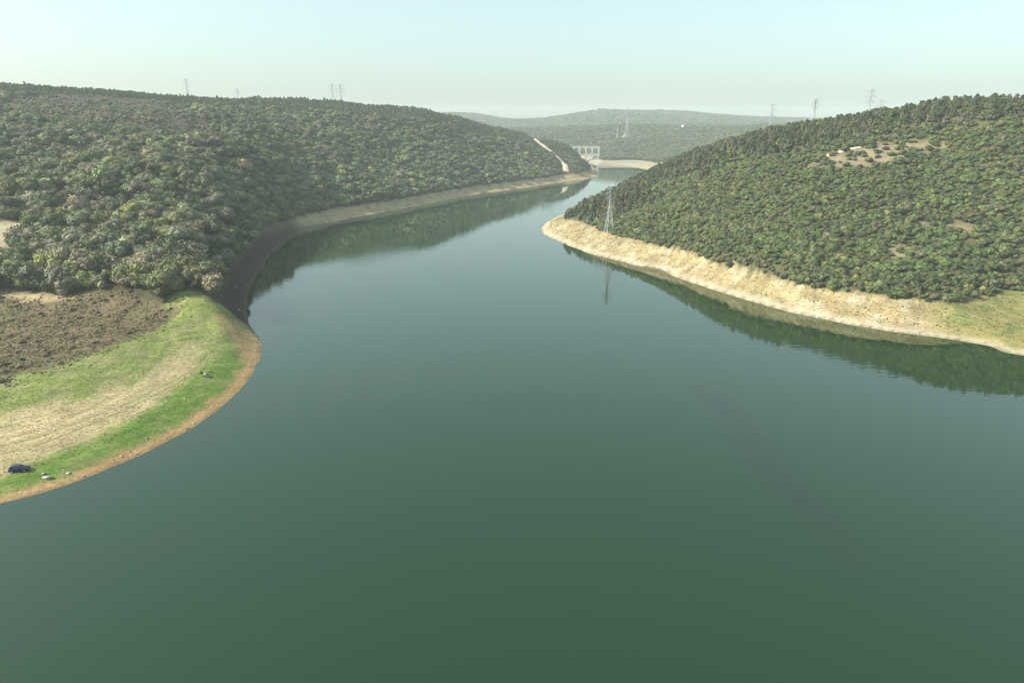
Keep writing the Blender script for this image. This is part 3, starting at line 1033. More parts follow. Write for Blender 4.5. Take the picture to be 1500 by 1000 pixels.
tl, kl = pick_tint(PALETTE, [.3 + .9 * (n1 < -.12) * (y < 640), .6 * one, (.45 + .9 * (n1 > .08)) * np.where(y > 600, .6, 1), .08 + .5 * shorew * (n2 > 0) + .5 * (n1 > .3), (.12 + .5 * (n1 > .2)) * np.where(y > 600, .5, 1) + 2.6 * browns, .02 + .03 * shorew, 4 * ridge_p + .02 + .8 * (n1 < .05) * (y > 600), .1 + .6 * (y > 600)], r)
tl *= 1.16
# trees seen from afar are younger growth, smaller towards the clear-felled top
sz = np.interp(y, [300, 480, 700, 1000], [7.0, 6.2, 4.8, 4.3]) * np.exp(.3 * r.normal(size=len(x))).clip(.5, 1.75) * (1 - .3 * n2)
sz *= 1 - .55 * browns
sz *= np.where(ridge_p > .5, .7, 1)
big = r.uniform(size=len(x)) < .03
sz[big] *= 1.3
is_pine = ridge_p * r.uniform(.6, 1.4, len(x)) > .5
is_shrub = (~is_pine) & ((browns > .5) | (r.uniform(size=len(x)) < .22))
Lw = dict(x=x, y=y, z=z, px=px, py=py, zc=zc, tint=tl, k=kl, sz=sz, pine=is_pine, shrub=is_shrub, d=d_)

# ---- right bank scrub
r = np.random.default_rng(22)
x, y, z, px, py, zc = candidates(20, 700, 240, 780, 2.85, 3)
d_, _s = shore_dist(x, y)
n1 = fbm(x, y, 45, 3, 41.0); n2 = fbm(x, y, 14, 2, 43.0)
ca, cb, cc = pip(x, y, CLEAR_A), pip(x, y, CLEAR_B), pip(x, y, CLEAR_C)
u = r.uniform(size=len(x))
ok = (x > channel_x(y)) & (z > veg_line(x, y)) & (d_ > 5)
ok &= ~((ca + 9 * n2 > 0) & (u > .22)) & ~((cb + 7 * n2 > 0) & (u > .45)) & ~((cc + 7 * n2 > 0) & (u > .4))
ok &= u < .97 - .25 * sstep(.15, .45, n2)
x, y, z, px, py, zc, n1, n2, d_ = (q[ok] for q in (x, y, z, px, py, zc, n1, n2, d_))
top = py - np.interp(px, SKY_R[:, 0], SKY_R[:, 1])
ridge_p = sstep(52, 26, top + 26 * n1)
one = np.ones(len(x))
tr_, kr = pick_tint(PALETTE, [.3 * one + .5 * (n1 < -.1), .8 * one, .08 + 1.4 * ridge_p, .05 + .2 * (n2 > .2), .03 + .1 * (n1 > .2), .006 * one, .15 + 1.0 * ridge_p, 1.0 * (1 - ridge_p) + .05], r, .14)
tr_ *= .9
sz = 2.6 * np.exp(.26 * r.normal(size=len(x))).clip(.5, 1.7) * (1 - .25 * n2)
is_pine = ridge_p * r.uniform(.55, 1.45, len(x)) > .5
sz[is_pine] = 4.6 * np.exp(.26 * r.normal(size=is_pine.sum())).clip(.5, 1.6)
thin = is_pine & (r.uniform(size=len(x)) < .35)
k = ~thin
Rw = dict(x=x[k], y=y[k], z=z[k], px=px[k], py=py[k], zc=zc[k], tint=tr_[k], k=kr[k], sz=sz[k], pine=is_pine[k], shrub=~is_pine[k], d=d_[k])

# ---- the nearest ones stand as things of their own
SIZEWORD = ('low', 'mid-sized', 'tall')


def plant_thing(kind, nm, W, i, label, cat, group):
    r_ = np.random.default_rng(i)
    v = int(r_.integers(0, KIT[kind]['n']))
    o = empty(nm, (W['x'][i], W['y'][i], W['z'][i] - .1), float(r_.uniform(0, 6.28)))
    s = float(W['sz'][i]); w = 1.3 if kind == 'shrub' else 1.08
    o.scale = (s * w * float(r_.uniform(.8, 1.22)), s * w * float(r_.uniform(.8, 1.22)), s)
    tag(o, label, cat, group)
    t = link(bpy.data.objects.new('trunk' if kind != 'shrub' else 'stems', KIT[kind]['trunk'][v]), o)
    c = link(bpy.data.objects.new('crown' if kind != 'shrub' else 'foliage', KIT[kind]['crown'][v]), o)
    c['tint'] = [float(q) for q in W['tint'][i]]


def in_frame(W):
    return (W['px'] > 4) & (W['px'] < 1496) & (W['py'] < 990)


def take(W, kind_mask, n):
    score = np.where(in_frame(W) & kind_mask, W['sz'] / W['zc'], 0)
    o = np.argsort(-score)[:n]
    return o[score[o] > 0]


def left_place(px, py, d):
    if py > 405 and px < 130: return 'above the brown scrub, far left'
    if py > 405 and px < 260: return 'above the brown scrub, near meadow'
    if d < 32 and py > 380: return 'above the dark bank by the meadow'
    if d < 32: return 'above the dark bank by the bay'
    if px < 60 and py > 300: return 'beside the pale bare patch'
    if px < 130 and py > 300: return 'right of the pale bare patch'
    if px > 300: return 'on the spur before the bay'
    if py < 300: return 'halfway up the left hill'
    if py < 340: return 'in the middle of left wood'
    return 'in the lower left wood'


def right_place(px, py, d):
    if px > 1380 and py > 395: return 'above the grassy right shore'
    if d < 42 and px < 1000: return 'above the bank by nearest pylon'
    if d < 42 and px < 1150: return 'edging the middle of pale bank'
    if d < 42: return 'edging the pale bank further right'
    if px < 1000: return 'uphill from the nearest pylon'
    if py < 300: return 'just below the bare clearing'
    if px > 1380: return 'at the right edge of hill'
    if px > 1300: return 'near the small bare patches'
    if px > 1200: return 'halfway up, below the clearing'
    return 'on the lower right hill slope'


ONES = ['first', 'second', 'third', 'fourth', 'fifth', 'sixth', 'seventh', 'eighth', 'ninth', 'tenth', 'eleventh', 'twelfth', 'thirteenth', 'fourteenth', 'fifteenth', 'sixteenth', 'seventeenth', 'eighteenth', 'nineteenth', 'twentieth']
for _t in ('twenty', 'thirty', 'forty', 'fifty'):
    ONES += [f'{_t}-{q}' for q in ONES[:9]] + [{'twenty': 'thirtieth', 'thirty': 'fortieth', 'forty': 'fiftieth', 'fifty': 'sixtieth'}[_t]]


def unique_labels(idx, W, fn):
    """same-looking plants in the same place are told apart by their order from the left"""
    by = {}
    for i in idx: by.setdefault(fn(i), []).append(i)
    out = {}
    for lab, ids in by.items():
        ids.sort(key=lambda i: W['px'][i])
        for q, i in enumerate(ids):
            out[i] = lab if len(ids) == 1 else f'{lab}, {ONES[q]} from left'
    return out


usedL = np.zeros(len(Lw['x']), bool)
s_hi, s_lo = 8.2, 6.2
ids = list(take(Lw, ~Lw['pine'] & ~Lw['shrub'], 300))
labs = unique_labels(ids, Lw, lambda i: f"{SIZEWORD[int(Lw['sz'][i] > s_lo) + int(Lw['sz'][i] > s_hi)]} {COLWORD[Lw['k'][i]]} tree {left_place(Lw['px'][i], Lw['py'][i], Lw['d'][i])}")
for i in ids:
    plant_thing('broadleaf', 'broadleaf_tree', Lw, i, labs[i], 'tree', 'trees of the left bank wood')
    usedL[i] = True
usedR = np.zeros(len(Rw['x']), bool)
ids = list(take(Rw, Rw['shrub'], 300))
labs = unique_labels(ids, Rw, lambda i: f"{'small' if Rw['sz'][i] < 3.0 else 'large'} {COLWORD[Rw['k'][i]]} shrub {right_place(Rw['px'][i], Rw['py'][i], Rw['d'][i])}")
for i in ids:
    plant_thing('shrub', 'shrub', Rw, i, labs[i], 'shrub', 'shrubs of the right bank')
    usedR[i] = True
ids = list(take(Rw, Rw['pine'] & (Rw['py'] < np.interp(Rw['px'], SKY_R[:, 0], SKY_R[:, 1]) + 14), 60))
labs = unique_labels(ids, Rw, lambda i: f"{'tall' if Rw['sz'][i] > 5.4 else 'short'} {COLWORD[Rw['k'][i]]} pine on the right skyline")
for i in ids:
    plant_thing('pine', 'pine_tree', Rw, i, labs[i], 'tree', 'pines on the right skyline')
    usedR[i] = True


def cover(name, kit, W, m, label, cat, sq=1.08):
    scatter(name, kit, W['x'][m], W['y'][m], W['z'][m], W['sz'][m], W['tint'][m], label, cat, sq, .1)


cover('woodland', 'broadleaf', Lw, ~usedL & ~Lw['pine'] & ~Lw['shrub'], 'mixed broadleaf wood covering the left hillside', 'woodland')
cover('underwood', 'shrub', Lw, ~usedL & Lw['shrub'], 'brownish bushes among the trees of the left hillside', 'bushes', 1.25)
cover('pine_wood', 'pine', Lw, ~usedL & Lw['pine'], 'dark pine belt along the top of the left ridge', 'pine wood', 1.15)
cover('shrubland', 'shrub', Rw, ~usedR & Rw['shrub'], 'dense evergreen shrubs covering the right hillside', 'shrubs', 1.3)
cover('pine_belt', 'pine', Rw, ~usedR & Rw['pine'], 'grey green pines along the top of the right hill', 'pine wood', 1.1)

# ---- far hills
r = np.random.default_rng(23)
parts = [candidates(-300, 1300, 1425, 1800, 6.5, 5), candidates(-500, 1500, 1800, 2400, 8.5, 6), candidates(-1200, 2300, 2900, 3900, 14, 7)]
x, y, z, px, py, zc = (np.concatenate(q) for q in zip(*parts))
d_, _s = shore_dist(x, y)
n1 = fbm(x, y, 120, 3, 51.0)
ok = (z > veg_line(x, y) + .5) & (d_ > 8) & (r.uniform(size=len(x)) < .93 - .3 * sstep(.1, .4, n1))
x, y, z, n1 = x[ok], y[ok], z[ok], n1[ok]
one = np.ones(len(x))
tf, kf = pick_tint(PALETTE, [.6 * one, .35 * one, .3 * one, .02 * one, .05 + .2 * (n1 > .2), .0 * one, 1.0 * one, .1 * one], r, .16)
szf = r.uniform(.9, 1.4, len(x)) * np.where(y < 1800, 6, np.where(y < 2500, 7.5, 11.5))
print('plants', len(Lw['x']), len(Rw['x']), len(x))
scatter('distant_forest', 'broadleaf', x, y, z, szf, tf, 'hazy forest on the hills beyond the aqueduct', 'forest', 1.25, .2)

# ---- low scrub, grass and stones
r = np.random.default_rng(24)
x, y, z, px, py, zc = candidates(-330, -60, 190, 340, 1.0, 8)
n2 = fbm(x, y, 10, 2, 3.3)
ok = (pip(x, y, SCRUB) + 7 * n2 + 3 * r.normal(size=len(x)) > -1.0) & (r.uniform(size=len(x)) < .62 + .8 * n2)
x, y, z = x[ok], y[ok], z[ok]; one = np.ones(len(x))
ts, _k2 = pick_tint([np.array((.20, .145, .08)), np.array((.14, .10, .06)), np.array((.22, .18, .09)), OLIVE * .9, RUSSET * 1.1], [one, .6 * one, .5 * one, .45 * one, .18 * one], r)
scatter('low_scrub', 'shrub', x, y, z, r.uniform(.2, .62, len(x)) * (1 + 1.6 * (r.uniform(size=len(x)) < .035)), ts, 'brown knee high scrub between wood and green meadow', 'scrub', 1.3, .08)

x, y, z, px, py, zc = candidates(-330, -60, 105, 345, .85, 9)
hc = np.stack([hmap(x, y, C[:, j].reshape(XX.shape)) for j in range(3)], 1)
d_, _s = shore_dist(x, y)
n2 = fbm(x, y, 7, 2, 13.3)
z2 = z
ok = (pip(x, y, MEADOW) > .5) & (d_ > 5.5) & (r.uniform(size=len(x)) < .5 + .6 * n2)
x, y, z, hc = x[ok], y[ok], z[ok], hc[ok]
tg = hc * r.uniform(.65, 1.15, (len(x), 1))
scatter('meadow_grass', 'tuft', x, y, z, r.uniform(.12, .30, len(x)), tg, 'green and straw coloured grass tufts on the spit', 'grass', 1.5, .02)

x, y, z, px, py, zc = candidates(10, 330, 225, 620, 1.3, 10)
hc = np.stack([hmap(x, y, C[:, j].reshape(XX.shape)) for j in range(3)], 1)
d_, _s = shore_dist(x, y)
n2 = fbm(x, y, 7, 2, 14.3)
ok = (x > channel_x(y)) & (z < veg_line(x, y) + .8) & (d_ > 3) & (r.uniform(size=len(x)) < .42 + .7 * n2)
x, y, z, hc = x[ok], y[ok], z[ok], hc[ok]
scatter('dry_grass', 'tuft', x, y, z, r.uniform(.2, .6, len(x)), hc * r.uniform(.55, 1.15, (len(x), 1)), 'straw coloured tufts on the pale right bank', 'dry grass', 1.5, .02)

x, y, z, px, py, zc = candidates(10, 330, 225, 640, 1.6, 13)
n2 = fbm(x, y, 9, 2, 17.3)
ok = (x > channel_x(y)) & (z < veg_line(x, y) + .8) & (z > 1.2) & (r.uniform(size=len(x)) < .10 + .35 * n2)
x, y, z = x[ok], y[ok], z[ok]; one = np.ones(len(x))
tb, _k2 = pick_tint([BROWN * 1.3, np.array((.24, .20, .10)), OLIVE, GREY], [one, one, .4 * one, .5 * one], r)
scatter('bank_weeds', 'shrub', x, y, z, r.uniform(.2, .65, len(x)), tb, 'withered weeds dotting the pale right bank', 'weeds', 1.3, .04)

# loose stones along both near shores
ii = r.integers(0, len(SH), 8000)
t = r.uniform(size=8000)[:, None]
p = SH[ii, :2] * (1 - t) + SH[(ii + 1) % len(SH), :2] * t + r.normal(size=(8000, 2)) * 3.0
x, y = p[:, 0], p[:, 1]
z = hmap(x, y); px, py, zc = project(x, np.maximum(y, 30), z)
ok = (z > .05) & (z < 6) & (y > 100) & (y < 760) & (px > -60) & (px < 1560)
x, y, z = x[ok], y[ok], z[ok]
scatter('shore_stones', 'stone', x, y, z, r.uniform(.06, .22, len(x)) * (1 + 1.4 * (r.uniform(size=len(x)) < .04)), np.array((.30, .25, .18)) * r.uniform(.5, 1.3, (len(x), 1)), 'loose pale stones along the waterline', 'stones', 1.2, .05)
x, y, z, px, py, zc = candidates(-330, -60, 105, 345, 3.2, 12)
ok = (pip(x, y, MEADOW) > 1) & (r.uniform(size=len(x)) < .16)
x, y, z = x[ok], y[ok], z[ok]
scatter('meadow_stones', 'stone', x, y, z, r.uniform(.1, .24, len(x)), np.array((.5, .46, .36)) * r.uniform(.6, 1.2, (len(x), 1)), 'white stones scattered over the meadow', 'stones', 1.2, .03)

# ------------------------------------------------------------------ electricity pylons
STEEL = mat('galvanised_steel', (.40, .41, .41), .6, .2, .3)
PORC = mat('insulator_glass', (.18, .12, .09), .3)


def pylon(base, H, label, w0=None, arms=3, m=.16):
    w0 = w0 or H * .17
    t = empty('electricity_pylon', base, R(20))
    tag(t, label, 'pylon', 'pylons of the power line')

    def half(h):
        f = h / H
        return (w0 / 2) * (1 - f / .62) + .075 * w0 * 3 * (f / .62) * .55 if f < .62 else .075 * w0 * 3 * .55 * (1 - (f - .62) / .38 * .55)
    lv = [0, .12, .24, .35, .45, .54, .62, .7, .78, .86, .93, 1.0]
    for sx, sy in ((-1, -1), (1, -1), (1, 1), (-1, 1)):
        bm = bmesh.new()
        for a, b in zip(lv[:-1], lv[1:]):
            bm_bar(bm, (sx * half(a * H), sy * half(a * H), a * H - (1.2 if a == 0 else 0)), (sx * half(b * H), sy * half(b * H), b * H), m)
        bm_obj('tower_leg', bm, STEEL, t)
    bm = bmesh.new()
    cs = [(-1, -1), (1, -1), (1, 1), (-1, 1)]
    for a, b in zip(lv[:-1], lv[1:]):
        for k in range(4):
            p, q = cs[k], cs[(k + 1) % 4]
            A = lambda s, f: (s[0] * half(f * H), s[1] * half(f * H), f * H)
            bm_bar(bm, A(p, a), A(q, b), m * .6, 3); bm_bar(bm, A(q, a), A(p, b), m * .6, 3); bm_bar(bm, A(p, b), A(q, b), m * .6, 3)
    bm_obj('lattice_bracing', bm, STEEL, t)
    for f, L in ((.74, .12), (.85, .14), (.95, .10))[:arms]:
        bm = bmesh.new(); z = f * H; L = L * H; hh = half(z)
        for s in (-1, 1):
            for yy in (-1, 1):
                bm_bar(bm, (s * hh, yy * hh, z), (s * L, 0, z + .2), m * .8)
                bm_bar(bm, (s * hh, yy * hh, z + .06 * H), (s * L, 0, z + .25), m * .8)
            bm_bar(bm, (s * L * .55, -hh * .5, z + .1), (s * L * .55, hh * .5, z + .03 * H), m * .5, 3)
        arm = bm_obj('crossarm', bm, STEEL, t)
        for s in (-1, 1):
            bm = bmesh.new()
            bm_bar(bm, (s * L, 0, z + .2), (s * L, 0, z - H * .05), .05, 6)
            for q in range(6):
                bmesh.ops.create_cone(bm, cap_ends=True, segments=8, radius1=.16, radius2=.1, depth=.1, matrix=Matrix.Translation((s * L, 0, z - .2 - q * H * .007)))
            bm_obj('insulator', bm, PORC, arm)
    bm = bmesh.new()
    for sx, sy in cs:
        bmesh.ops.create_cone(bm, cap_ends=True, segments=10, radius1=.5, radius2=.4, depth=1.4, matrix=Matrix.Translation((sx * half(0), sy * half(0), -.3)))
    bm_obj('footing', bm, mat('pylon_concrete', (.45, .43, .4), .9), t)
    return t


def pylon_px(px, py_top, D=None, py_base=None, label='', arms=3, m=.16):
    if D is None:
        g = ground_at(px, py_base)
        D = g[1]
    x_, _, zt = at_d(px, py_top, D)
    zb = float(hmap(x_, D))
    pylon((x_, D, zb), max(zt - zb, 12), label, arms=arms, m=m)


pylon_px(895, 275, py_base=338, label='tall lattice pylon on the dry bank of the right point, mirrored in water', m=.15)
pylon_px(1105, 205, D=640, label='pale lattice pylon among shrubs left of the bare clearing', m=.15)
pylon_px(1195, 146, D=640, label='lattice pylon rising over the pines above the bare clearing', m=.1)
pylon_px(1132, 152, D=1150, label='small lattice pylon where right hill meets the far ridge', m=.15)
pylon_px(1277, 131, D=760, label='taller of the paired pylons on the right hill skyline', m=.11)
pylon_px(1291, 146, D=950, label='lower of the paired pylons on the right hill skyline', m=.12)
pylon_px(920, 159, D=1850, label='tall pale pylon standing out against the far hazy ridge', m=.22)
pylon_px(905, 186, D=1900, label='shorter pale pylon above the aqueduct, before the middle ridge', m=.22)
pylon_px(272, 115, D=1150, label='lone pylon on the left ridge near a single dark tree', m=.12)
pylon_px(486, 123, D=1250, label='left one of the twin pylons on the left ridge', m=.14)
pylon_px(498, 124, D=1270, label='right one of the twin pylons on the left ridge', m=.14)
pylon_px(347, 130, D=1200, label='barely visible pylon on the left ridge between lone and twin pylons', m=.14)

# ------------------------------------------------------------------ two-tier aqueduct
PALE = mat('pale_limestone', (.42, .40, .35), .9, var=.15, scale=.4, bump=.2)


def arch_bay(w, h, pw, spring, th, seg=14):
    """one bay of a tier: half pier, round arch, half pier"""
    bm = bmesh.new()
    r_ = (w - pw) / 2
    pts = [(-w / 2, 0), (-w / 2, h), (w / 2, h), (w / 2, 0), (w / 2 - pw / 2, 0)]
    for k in range(seg + 1):
        a = math.pi * k / seg
        pts.append((r_ * math.cos(a), spring + r_ * math.sin(a)))
    pts.append((-w / 2 + pw / 2, 0))
    bm_prism(bm, pts, -th / 2, th / 2)
    return bm


aq_x, aq_y = at_d(878, 213, 1625)[:2]
aq = empty('aqueduct', (aq_x, aq_y, -2.0), R(-8))
tag(aq, 'pale stone aqueduct with two tiers of round arches at the far end of water', 'aqueduct')
bw = 14.5
for k in range(6):
    cxk = -bw * (k + .5) - 1.5
    o = bm_obj('lower_arch', arch_bay(bw - .02, 19.0, 3.6, 10.5, 6.0), PALE, aq); o.location = (cxk, 0, 0)
    o = bm_obj('upper_arch', arch_bay(bw - .02, 15.6, 3.2, 8.2, 4.4), PALE, aq); o.location = (cxk, 0, 20.1)
    for s in (-1, 1):
        bm = bmesh.new()
        bm_prism(bm, [(-1.2, 0), (1.2, 0), (.7, 13), (-.7, 13)], 0, 2.2 * s)
        o = bm_obj('buttress', bm, PALE, aq); o.location = (cxk - bw / 2, s * 3.02, 0)
bm = bmesh.new(); bm_box(bm, (-bw * 3 - 1.5, 0, 19.55), (bw * 6 + 2, 6.8, 1.1)); bm_obj('string_course', bm, PALE, aq)
bm = bmesh.new(); bm_box(bm, (-bw * 3 - 1.5, 0, 36.4), (bw * 6 + 4, 5.2, 1.4)); bm_obj('water_channel', bm, PALE, aq)
bm = bmesh.new(); bm_box(bm, (-.4, 0, 17.5), (2.2, 6.4, 36.0)); bm_obj('end_pier', bm, PALE, aq)

# ------------------------------------------------------------------ white tank and house on the middle ridge
WHITE = mat('white_paint', (.8, .8, .78), .6, var=.06, scale=1)
g = at_d(1000, 190, 1990); gz = float(hmap(g[0], g[1]))
tk = empty('water_tank', (g[0], g[1], gz))
tag(tk, 'small white domed tank high on the hazy middle ridge', 'tank')
bm = bmesh.new(); bmesh.ops.create_cone(bm, cap_ends=True, segments=28, radius1=4.2, radius2=4.2, depth=10, matrix=Matrix.Translation((0, 0, 4.5))); bm_obj('tank_wall', bm, WHITE, tk)
bm = bmesh.new(); bmesh.ops.create_uvsphere(bm, u_segments=28, v_segments=10, radius=4.4, matrix=Matrix.Translation((0, 0, 9.45)) @ Matrix.Diagonal((1, 1, .45, 1))); bm_obj('dome_roof', bm, WHITE, tk, True)
bm = bmesh.new()
for s in (-.3, .3): bm_bar(bm, (s, -4.3, .3), (s, -4.3, 9.8), .05)
for q in range(18): bm_bar(bm, (-.3, -4.3, .6 + q * .5), (.3, -4.3, .6 + q * .5), .03)
bm_obj('ladder', bm, STEEL, tk)
g = ground_at(916, 204)
hs_ = empty('house', (g[0], g[1], g[2] - .4), R(12))
tag(hs_, 'small pale house among trees to the right above the aqueduct', 'house')
bm = bmesh.new(); bm_box(bm, (0, 0, 4), (13, 9, 8)); bm_obj('wall', bm, WHITE, hs_)
bm = bmesh.new(); bm_prism(bm, [(-7.2, 8.0), (7.2, 8.0), (0, 11.2)], -5.1, 5.1); bm_obj('roof', bm, mat('roof_tile', (.42, .26, .19), .85, var=.2, scale=2), hs_)
GLASS = mat('dark_glass', (.02, .025, .03), .08, spec=.5)
for q in (-4, 0, 4):
    bm = bmesh.new(); bm_box(bm, (q, -4.52, 5.6), (1.4, .1, 1.6)); bm_obj('window', bm, GLASS, hs_)
bm = bmesh.new(); bm_box(bm, (-2, -4.52, 1.6), (1.2, .1, 2.4)); bm_obj('door', bm, mat('brown_door', (.16, .09, .05), .7), hs_)

# ------------------------------------------------------------------ parked car
PAINT = mat('navy_car_paint', (.012, .016, .075), .28, .2, .5)
TYRE = mat('tyre_rubber', (.02, .02, .02), .85)
RIM = mat('rim_alloy', (.5, .5, .52), .35, .8)
LAMP = mat('headlight_glass', (.75, .76, .76), .15)
REDL = mat('tail_light', (.35, .02, .02), .2)
TRIM = mat('black_trim', (.025, .025, .027), .6)
gx, gy, gz = ground_at(29, 690)
car = empty('parked_car', (gx, gy, gz), R(14))
tag(car, 'dark navy blue car parked on the grass near the sandy shore', 'car')


def loft(sections):
    """sections: list of (x, [(y, z) ...]) rings of equal length"""
    bm = bmesh.new(); rings = []
    for xx, ring in sections:
        rings.append([bm.verts.new((xx, a, b)) for a, b in ring])
    for A, B in zip(rings[:-1], rings[1:]):
        n = len(A)
        for k in range(n):
            bm.faces.new((A[k], A[(k + 1) % n], B[(k + 1) % n], B[k]))
    bm.faces.new(rings[0][::-1]); bm.faces.new(rings[-1])
    return bm


def ring(w, z0, z1, tw=None):
    tw = tw or w * .93
    return [(-w * .92, z0), (w * .92, z0), (w, z0 + .14), (w, (z0 + z1) / 2 + .05), (tw, z1 - .05), (tw * .94, z1), (-tw * .94, z1), (-tw, z1 - .05), (-w, (z0 + z1) / 2 + .05), (-w, z0 + .14)]


bm = loft([(-2.24, ring(.70, .42, .82)), (-2.16, ring(.83, .30, .98)), (-1.7, ring(.89, .24, 1.03)), (-.6, ring(.91, .22, 1.02)), (.6, ring(.91, .22, 1.0)), (1.0, ring(.90, .22, .98)), (1.7, ring(.87, .24, .88)), (2.1, ring(.80, .30, .78)), (2.24, ring(.66, .40, .66))])
body = bm_obj('body', bm, PAINT, car, True)
bm = loft([(-2.05, [(-.74, 1.0), (.74, 1.0), (.70, 1.04), (-.70, 1.04)]), (-1.78, [(-.80, 1.0), (.80, 1.0), (.64, 1.52), (-.64, 1.52)]), (-1.2, [(-.82, 1.0), (.82, 1.0), (.66, 1.62), (-.66, 1.62)]), (-.1, [(-.82, .99), (.82, .99), (.66, 1.62), (-.66, 1.62)]), (.35, [(-.82, .98), (.82, .98), (.64, 1.52), (-.64, 1.52)]), (1.12, [(-.80, .95), (.80, .95), (.76, 1.0), (-.76, 1.0)])])
bm_obj('roof_and_pillars', bm, PAINT, car)


def quad(name, pts, m, parent=car):
    pts = [Vector(p) for p in pts]
    n = (pts[1] - pts[0]).cross(pts[2] - pts[0]).normalized()
    V = [p + n * .012 for p in pts] + [p - n * .01 for p in pts]
    return mesh_obj(name, V, [(0, 1, 2, 3), (7, 6, 5, 4), (0, 4, 5, 1), (1, 5, 6, 2), (2, 6, 7, 3), (3, 7, 4, 0)], m, parent)


quad('windscreen', [(.42, .60, 1.49), (.42, -.60, 1.49), (1.06, -.72, 1.03), (1.06, .72, 1.03)], GLASS)
quad('rear_window', [(-1.80, -.58, 1.49), (-1.80, .58, 1.49), (-2.02, .66, 1.08), (-2.02, -.66, 1.08)], GLASS)
for s in (1, -1):
    def side(n_, a, b):
        pts = [(a, .81 * s, 1.04), (b, .81 * s, 1.04), (b - .08 * (1 if b > 0 else 0) - .02, .675 * s, 1.55), (a + .06, .675 * s, 1.55)]
        quad(n_, pts if s < 0 else pts[::-1], GLASS)
    side('front_side_window', -.42, .36)
    side('rear_side_window', -1.32, -.50)
    for q, nm in ((-.88, 'rear_door'), (.12, 'front_door')):
        bm = bmesh.new(); bm_box(bm, (q, .917 * s, .66), (.94, .014, .56)); dr = bm_obj(nm, bm, PAINT, car)
        bm = bmesh.new(); bm_box(bm, (q - .34, .933 * s, .86), (.16, .03, .035)); bm_obj('handle', bm, TRIM, dr)
    for q in (-1.36, 1.36):
        w = empty('wheel', (0, 0, 0)); w.parent = car; w.location = (q, .80 * s, .33)
        bm = bmesh.new(); bmesh.ops.create_cone(bm, cap_ends=True, segments=26, radius1=.33, radius2=.33, depth=.22, matrix=Matrix.Rotation(R(90), 4, 'X'))
        bmesh.ops.bevel(bm, geom=[e for e in bm.edges if e.calc_length() < .1], offset=.03, segments=2)
        bm_obj('tyre', bm, TYRE, w)
        bm = bmesh.new(); bmesh.ops.create_cone(bm, cap_ends=True, segments=20, radius1=.2, radius2=.2, depth=.05, matrix=Matrix.Translation((0, .1 * s, 0)) @ Matrix.Rotation(R(90), 4, 'X'))
        bm_obj('rim', bm, RIM, w)
    bm = bmesh.new(); bm_box(bm, (2.15, .56 * s, .64), (.12, .28, .12)); bm_obj('headlight', bm, LAMP, car)
    bm = bmesh.new(); bm_box(bm, (-2.19, .62 * s, .84), (.08, .22, .16)); bm_obj('tail_light', bm, REDL, car)
    bm = bmesh.new(); bm_box(bm, (.52, .97 * s, 1.06), (.14, .2, .13)); bm_obj('wing_mirror', bm, PAINT, car)
bm = bmesh.new(); bm_box(bm, (2.21, 0, .44), (.1, 1.4, .16)); bm_obj('front_bumper', bm, TRIM, car)
bm = bmesh.new(); bm_box(bm, (-2.22, 0, .44), (.1, 1.45, .16)); bm_obj('rear_bumper', bm, TRIM, car)

# ------------------------------------------------------------------ boulders and driftwood on the spit
ROCKP = mat('pale_boulder', (.40, .37, .32), .9, var=.2, scale=2, bump=.4)
ROCKD = mat('dark_boulder', (.07, .06, .05), .9, var=.3, scale=2, bump=.4)


def boulder(name, px_, py_, size, m, label, seed, rz=0.0):
    g_ = ground_at(px_, py_)
    o = link(bpy.data.objects.new(name, rock_mesh(seed, m, 3)))
    o.location = (g_[0], g_[1], g_[2] + size[2] * .55); o.scale = size; o.rotation_euler = (.1, .05, rz)
    tag(o, label, 'rock')


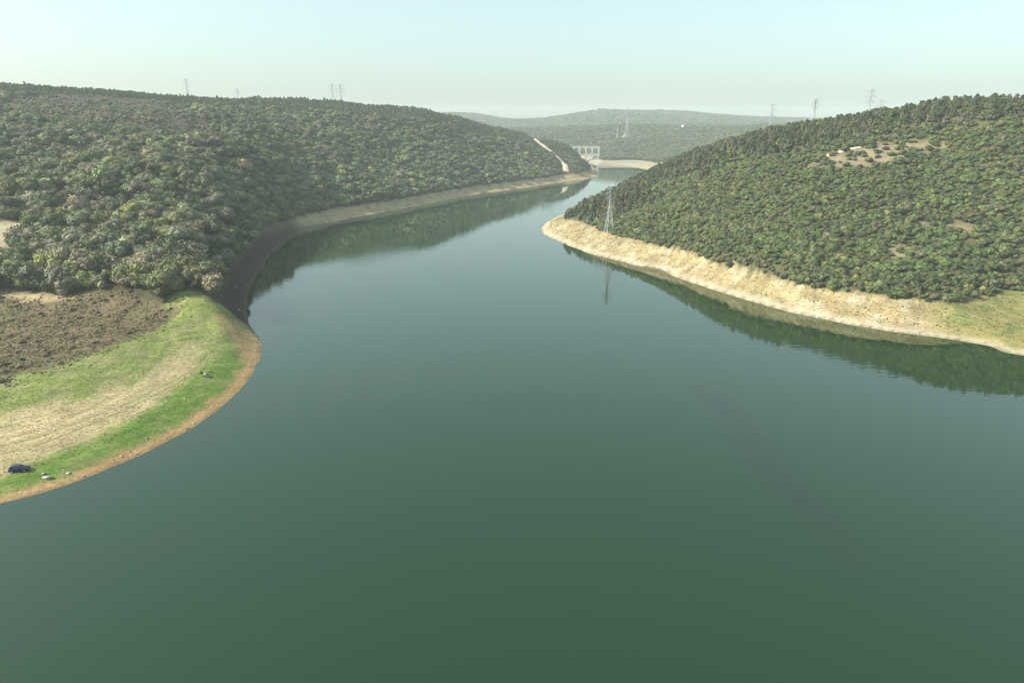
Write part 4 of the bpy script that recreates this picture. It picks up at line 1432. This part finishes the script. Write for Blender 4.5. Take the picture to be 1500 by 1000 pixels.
boulder('boulder', 69, 703, (1.1, .7, .5), ROCKP, 'pale grey boulder at the grass edge near the navy car', 3, .3)
boulder('boulder', 64, 696, (.42, .4, .42), ROCKP, 'small cream stone just behind the pale grey boulder', 4, .9)
boulder('boulder', 294, 547, (.55, .5, .6), ROCKD, 'small dark rock at left of rock group on the spit', 5)
boulder('boulder', 301, 549, (.6, .55, .45), ROCKP, 'pale rock in the middle of rock group on the spit', 6, .5)
bm = bmesh.new()
pts = [(-1.7, 0, .16), (-.8, .12, .2), (.2, .02, .24), (1.2, -.12, .2), (1.9, -.05, .13)]
for a, b in zip(pts[:-1], pts[1:]): bm_bar(bm, a, b, .2, 8)
bm_bar(bm, (.1, 0, .25), (.7, .6, .7), .08, 6); bm_bar(bm, (-.6, .1, .2), (-1.1, .7, .5), .07, 6)
lg = bm_obj('driftwood_log', bm, mat('wet_driftwood', (.06, .05, .04), .9, var=.3, scale=3))
g = ground_at(303, 553); lg.location = g; lg.rotation_euler = (0, 0, R(-4))
tag(lg, 'dark driftwood log lying in front of the rocks on the spit', 'log')
g = ground_at(308, 546)
bm = bmesh.new()
pts = [(-.9, 0, .12), (0, .08, .16), (.9, -.03, .1)]
for a, b in zip(pts[:-1], pts[1:]): bm_bar(bm, a, b, .15, 8)
bm_bar(bm, (.1, .05, .15), (.5, .5, .45), .06, 6)
lg = bm_obj('driftwood_log', bm, bpy.data.materials['wet_driftwood']); lg.location = g; lg.rotation_euler = (0, 0, R(6))
tag(lg, 'short dark driftwood piece right behind the pale rock on the spit', 'log')

# ------------------------------------------------------------------ haze
hz = bpy.data.materials.new('haze')
hz.use_nodes = True
n, l = hz.node_tree.nodes, hz.node_tree.links
n.remove(n['Principled BSDF'])
pv = n.new('ShaderNodeVolumePrincipled')
pv.inputs['Color'].default_value = (.90, 1.0, .99, 1)
pv.inputs['Density'].default_value = 1.35e-4
pv.inputs['Anisotropy'].default_value = 0.0
l.new(pv.outputs[0], n['Material Output'].inputs['Volume'])
bm = bmesh.new(); bm_box(bm, (0, 2775, 97), (7400, 6750, 216))
hzo = bm_obj('haze', bm, hz)
tag(hzo, 'pale summer haze veiling the far hills', kind='stuff')
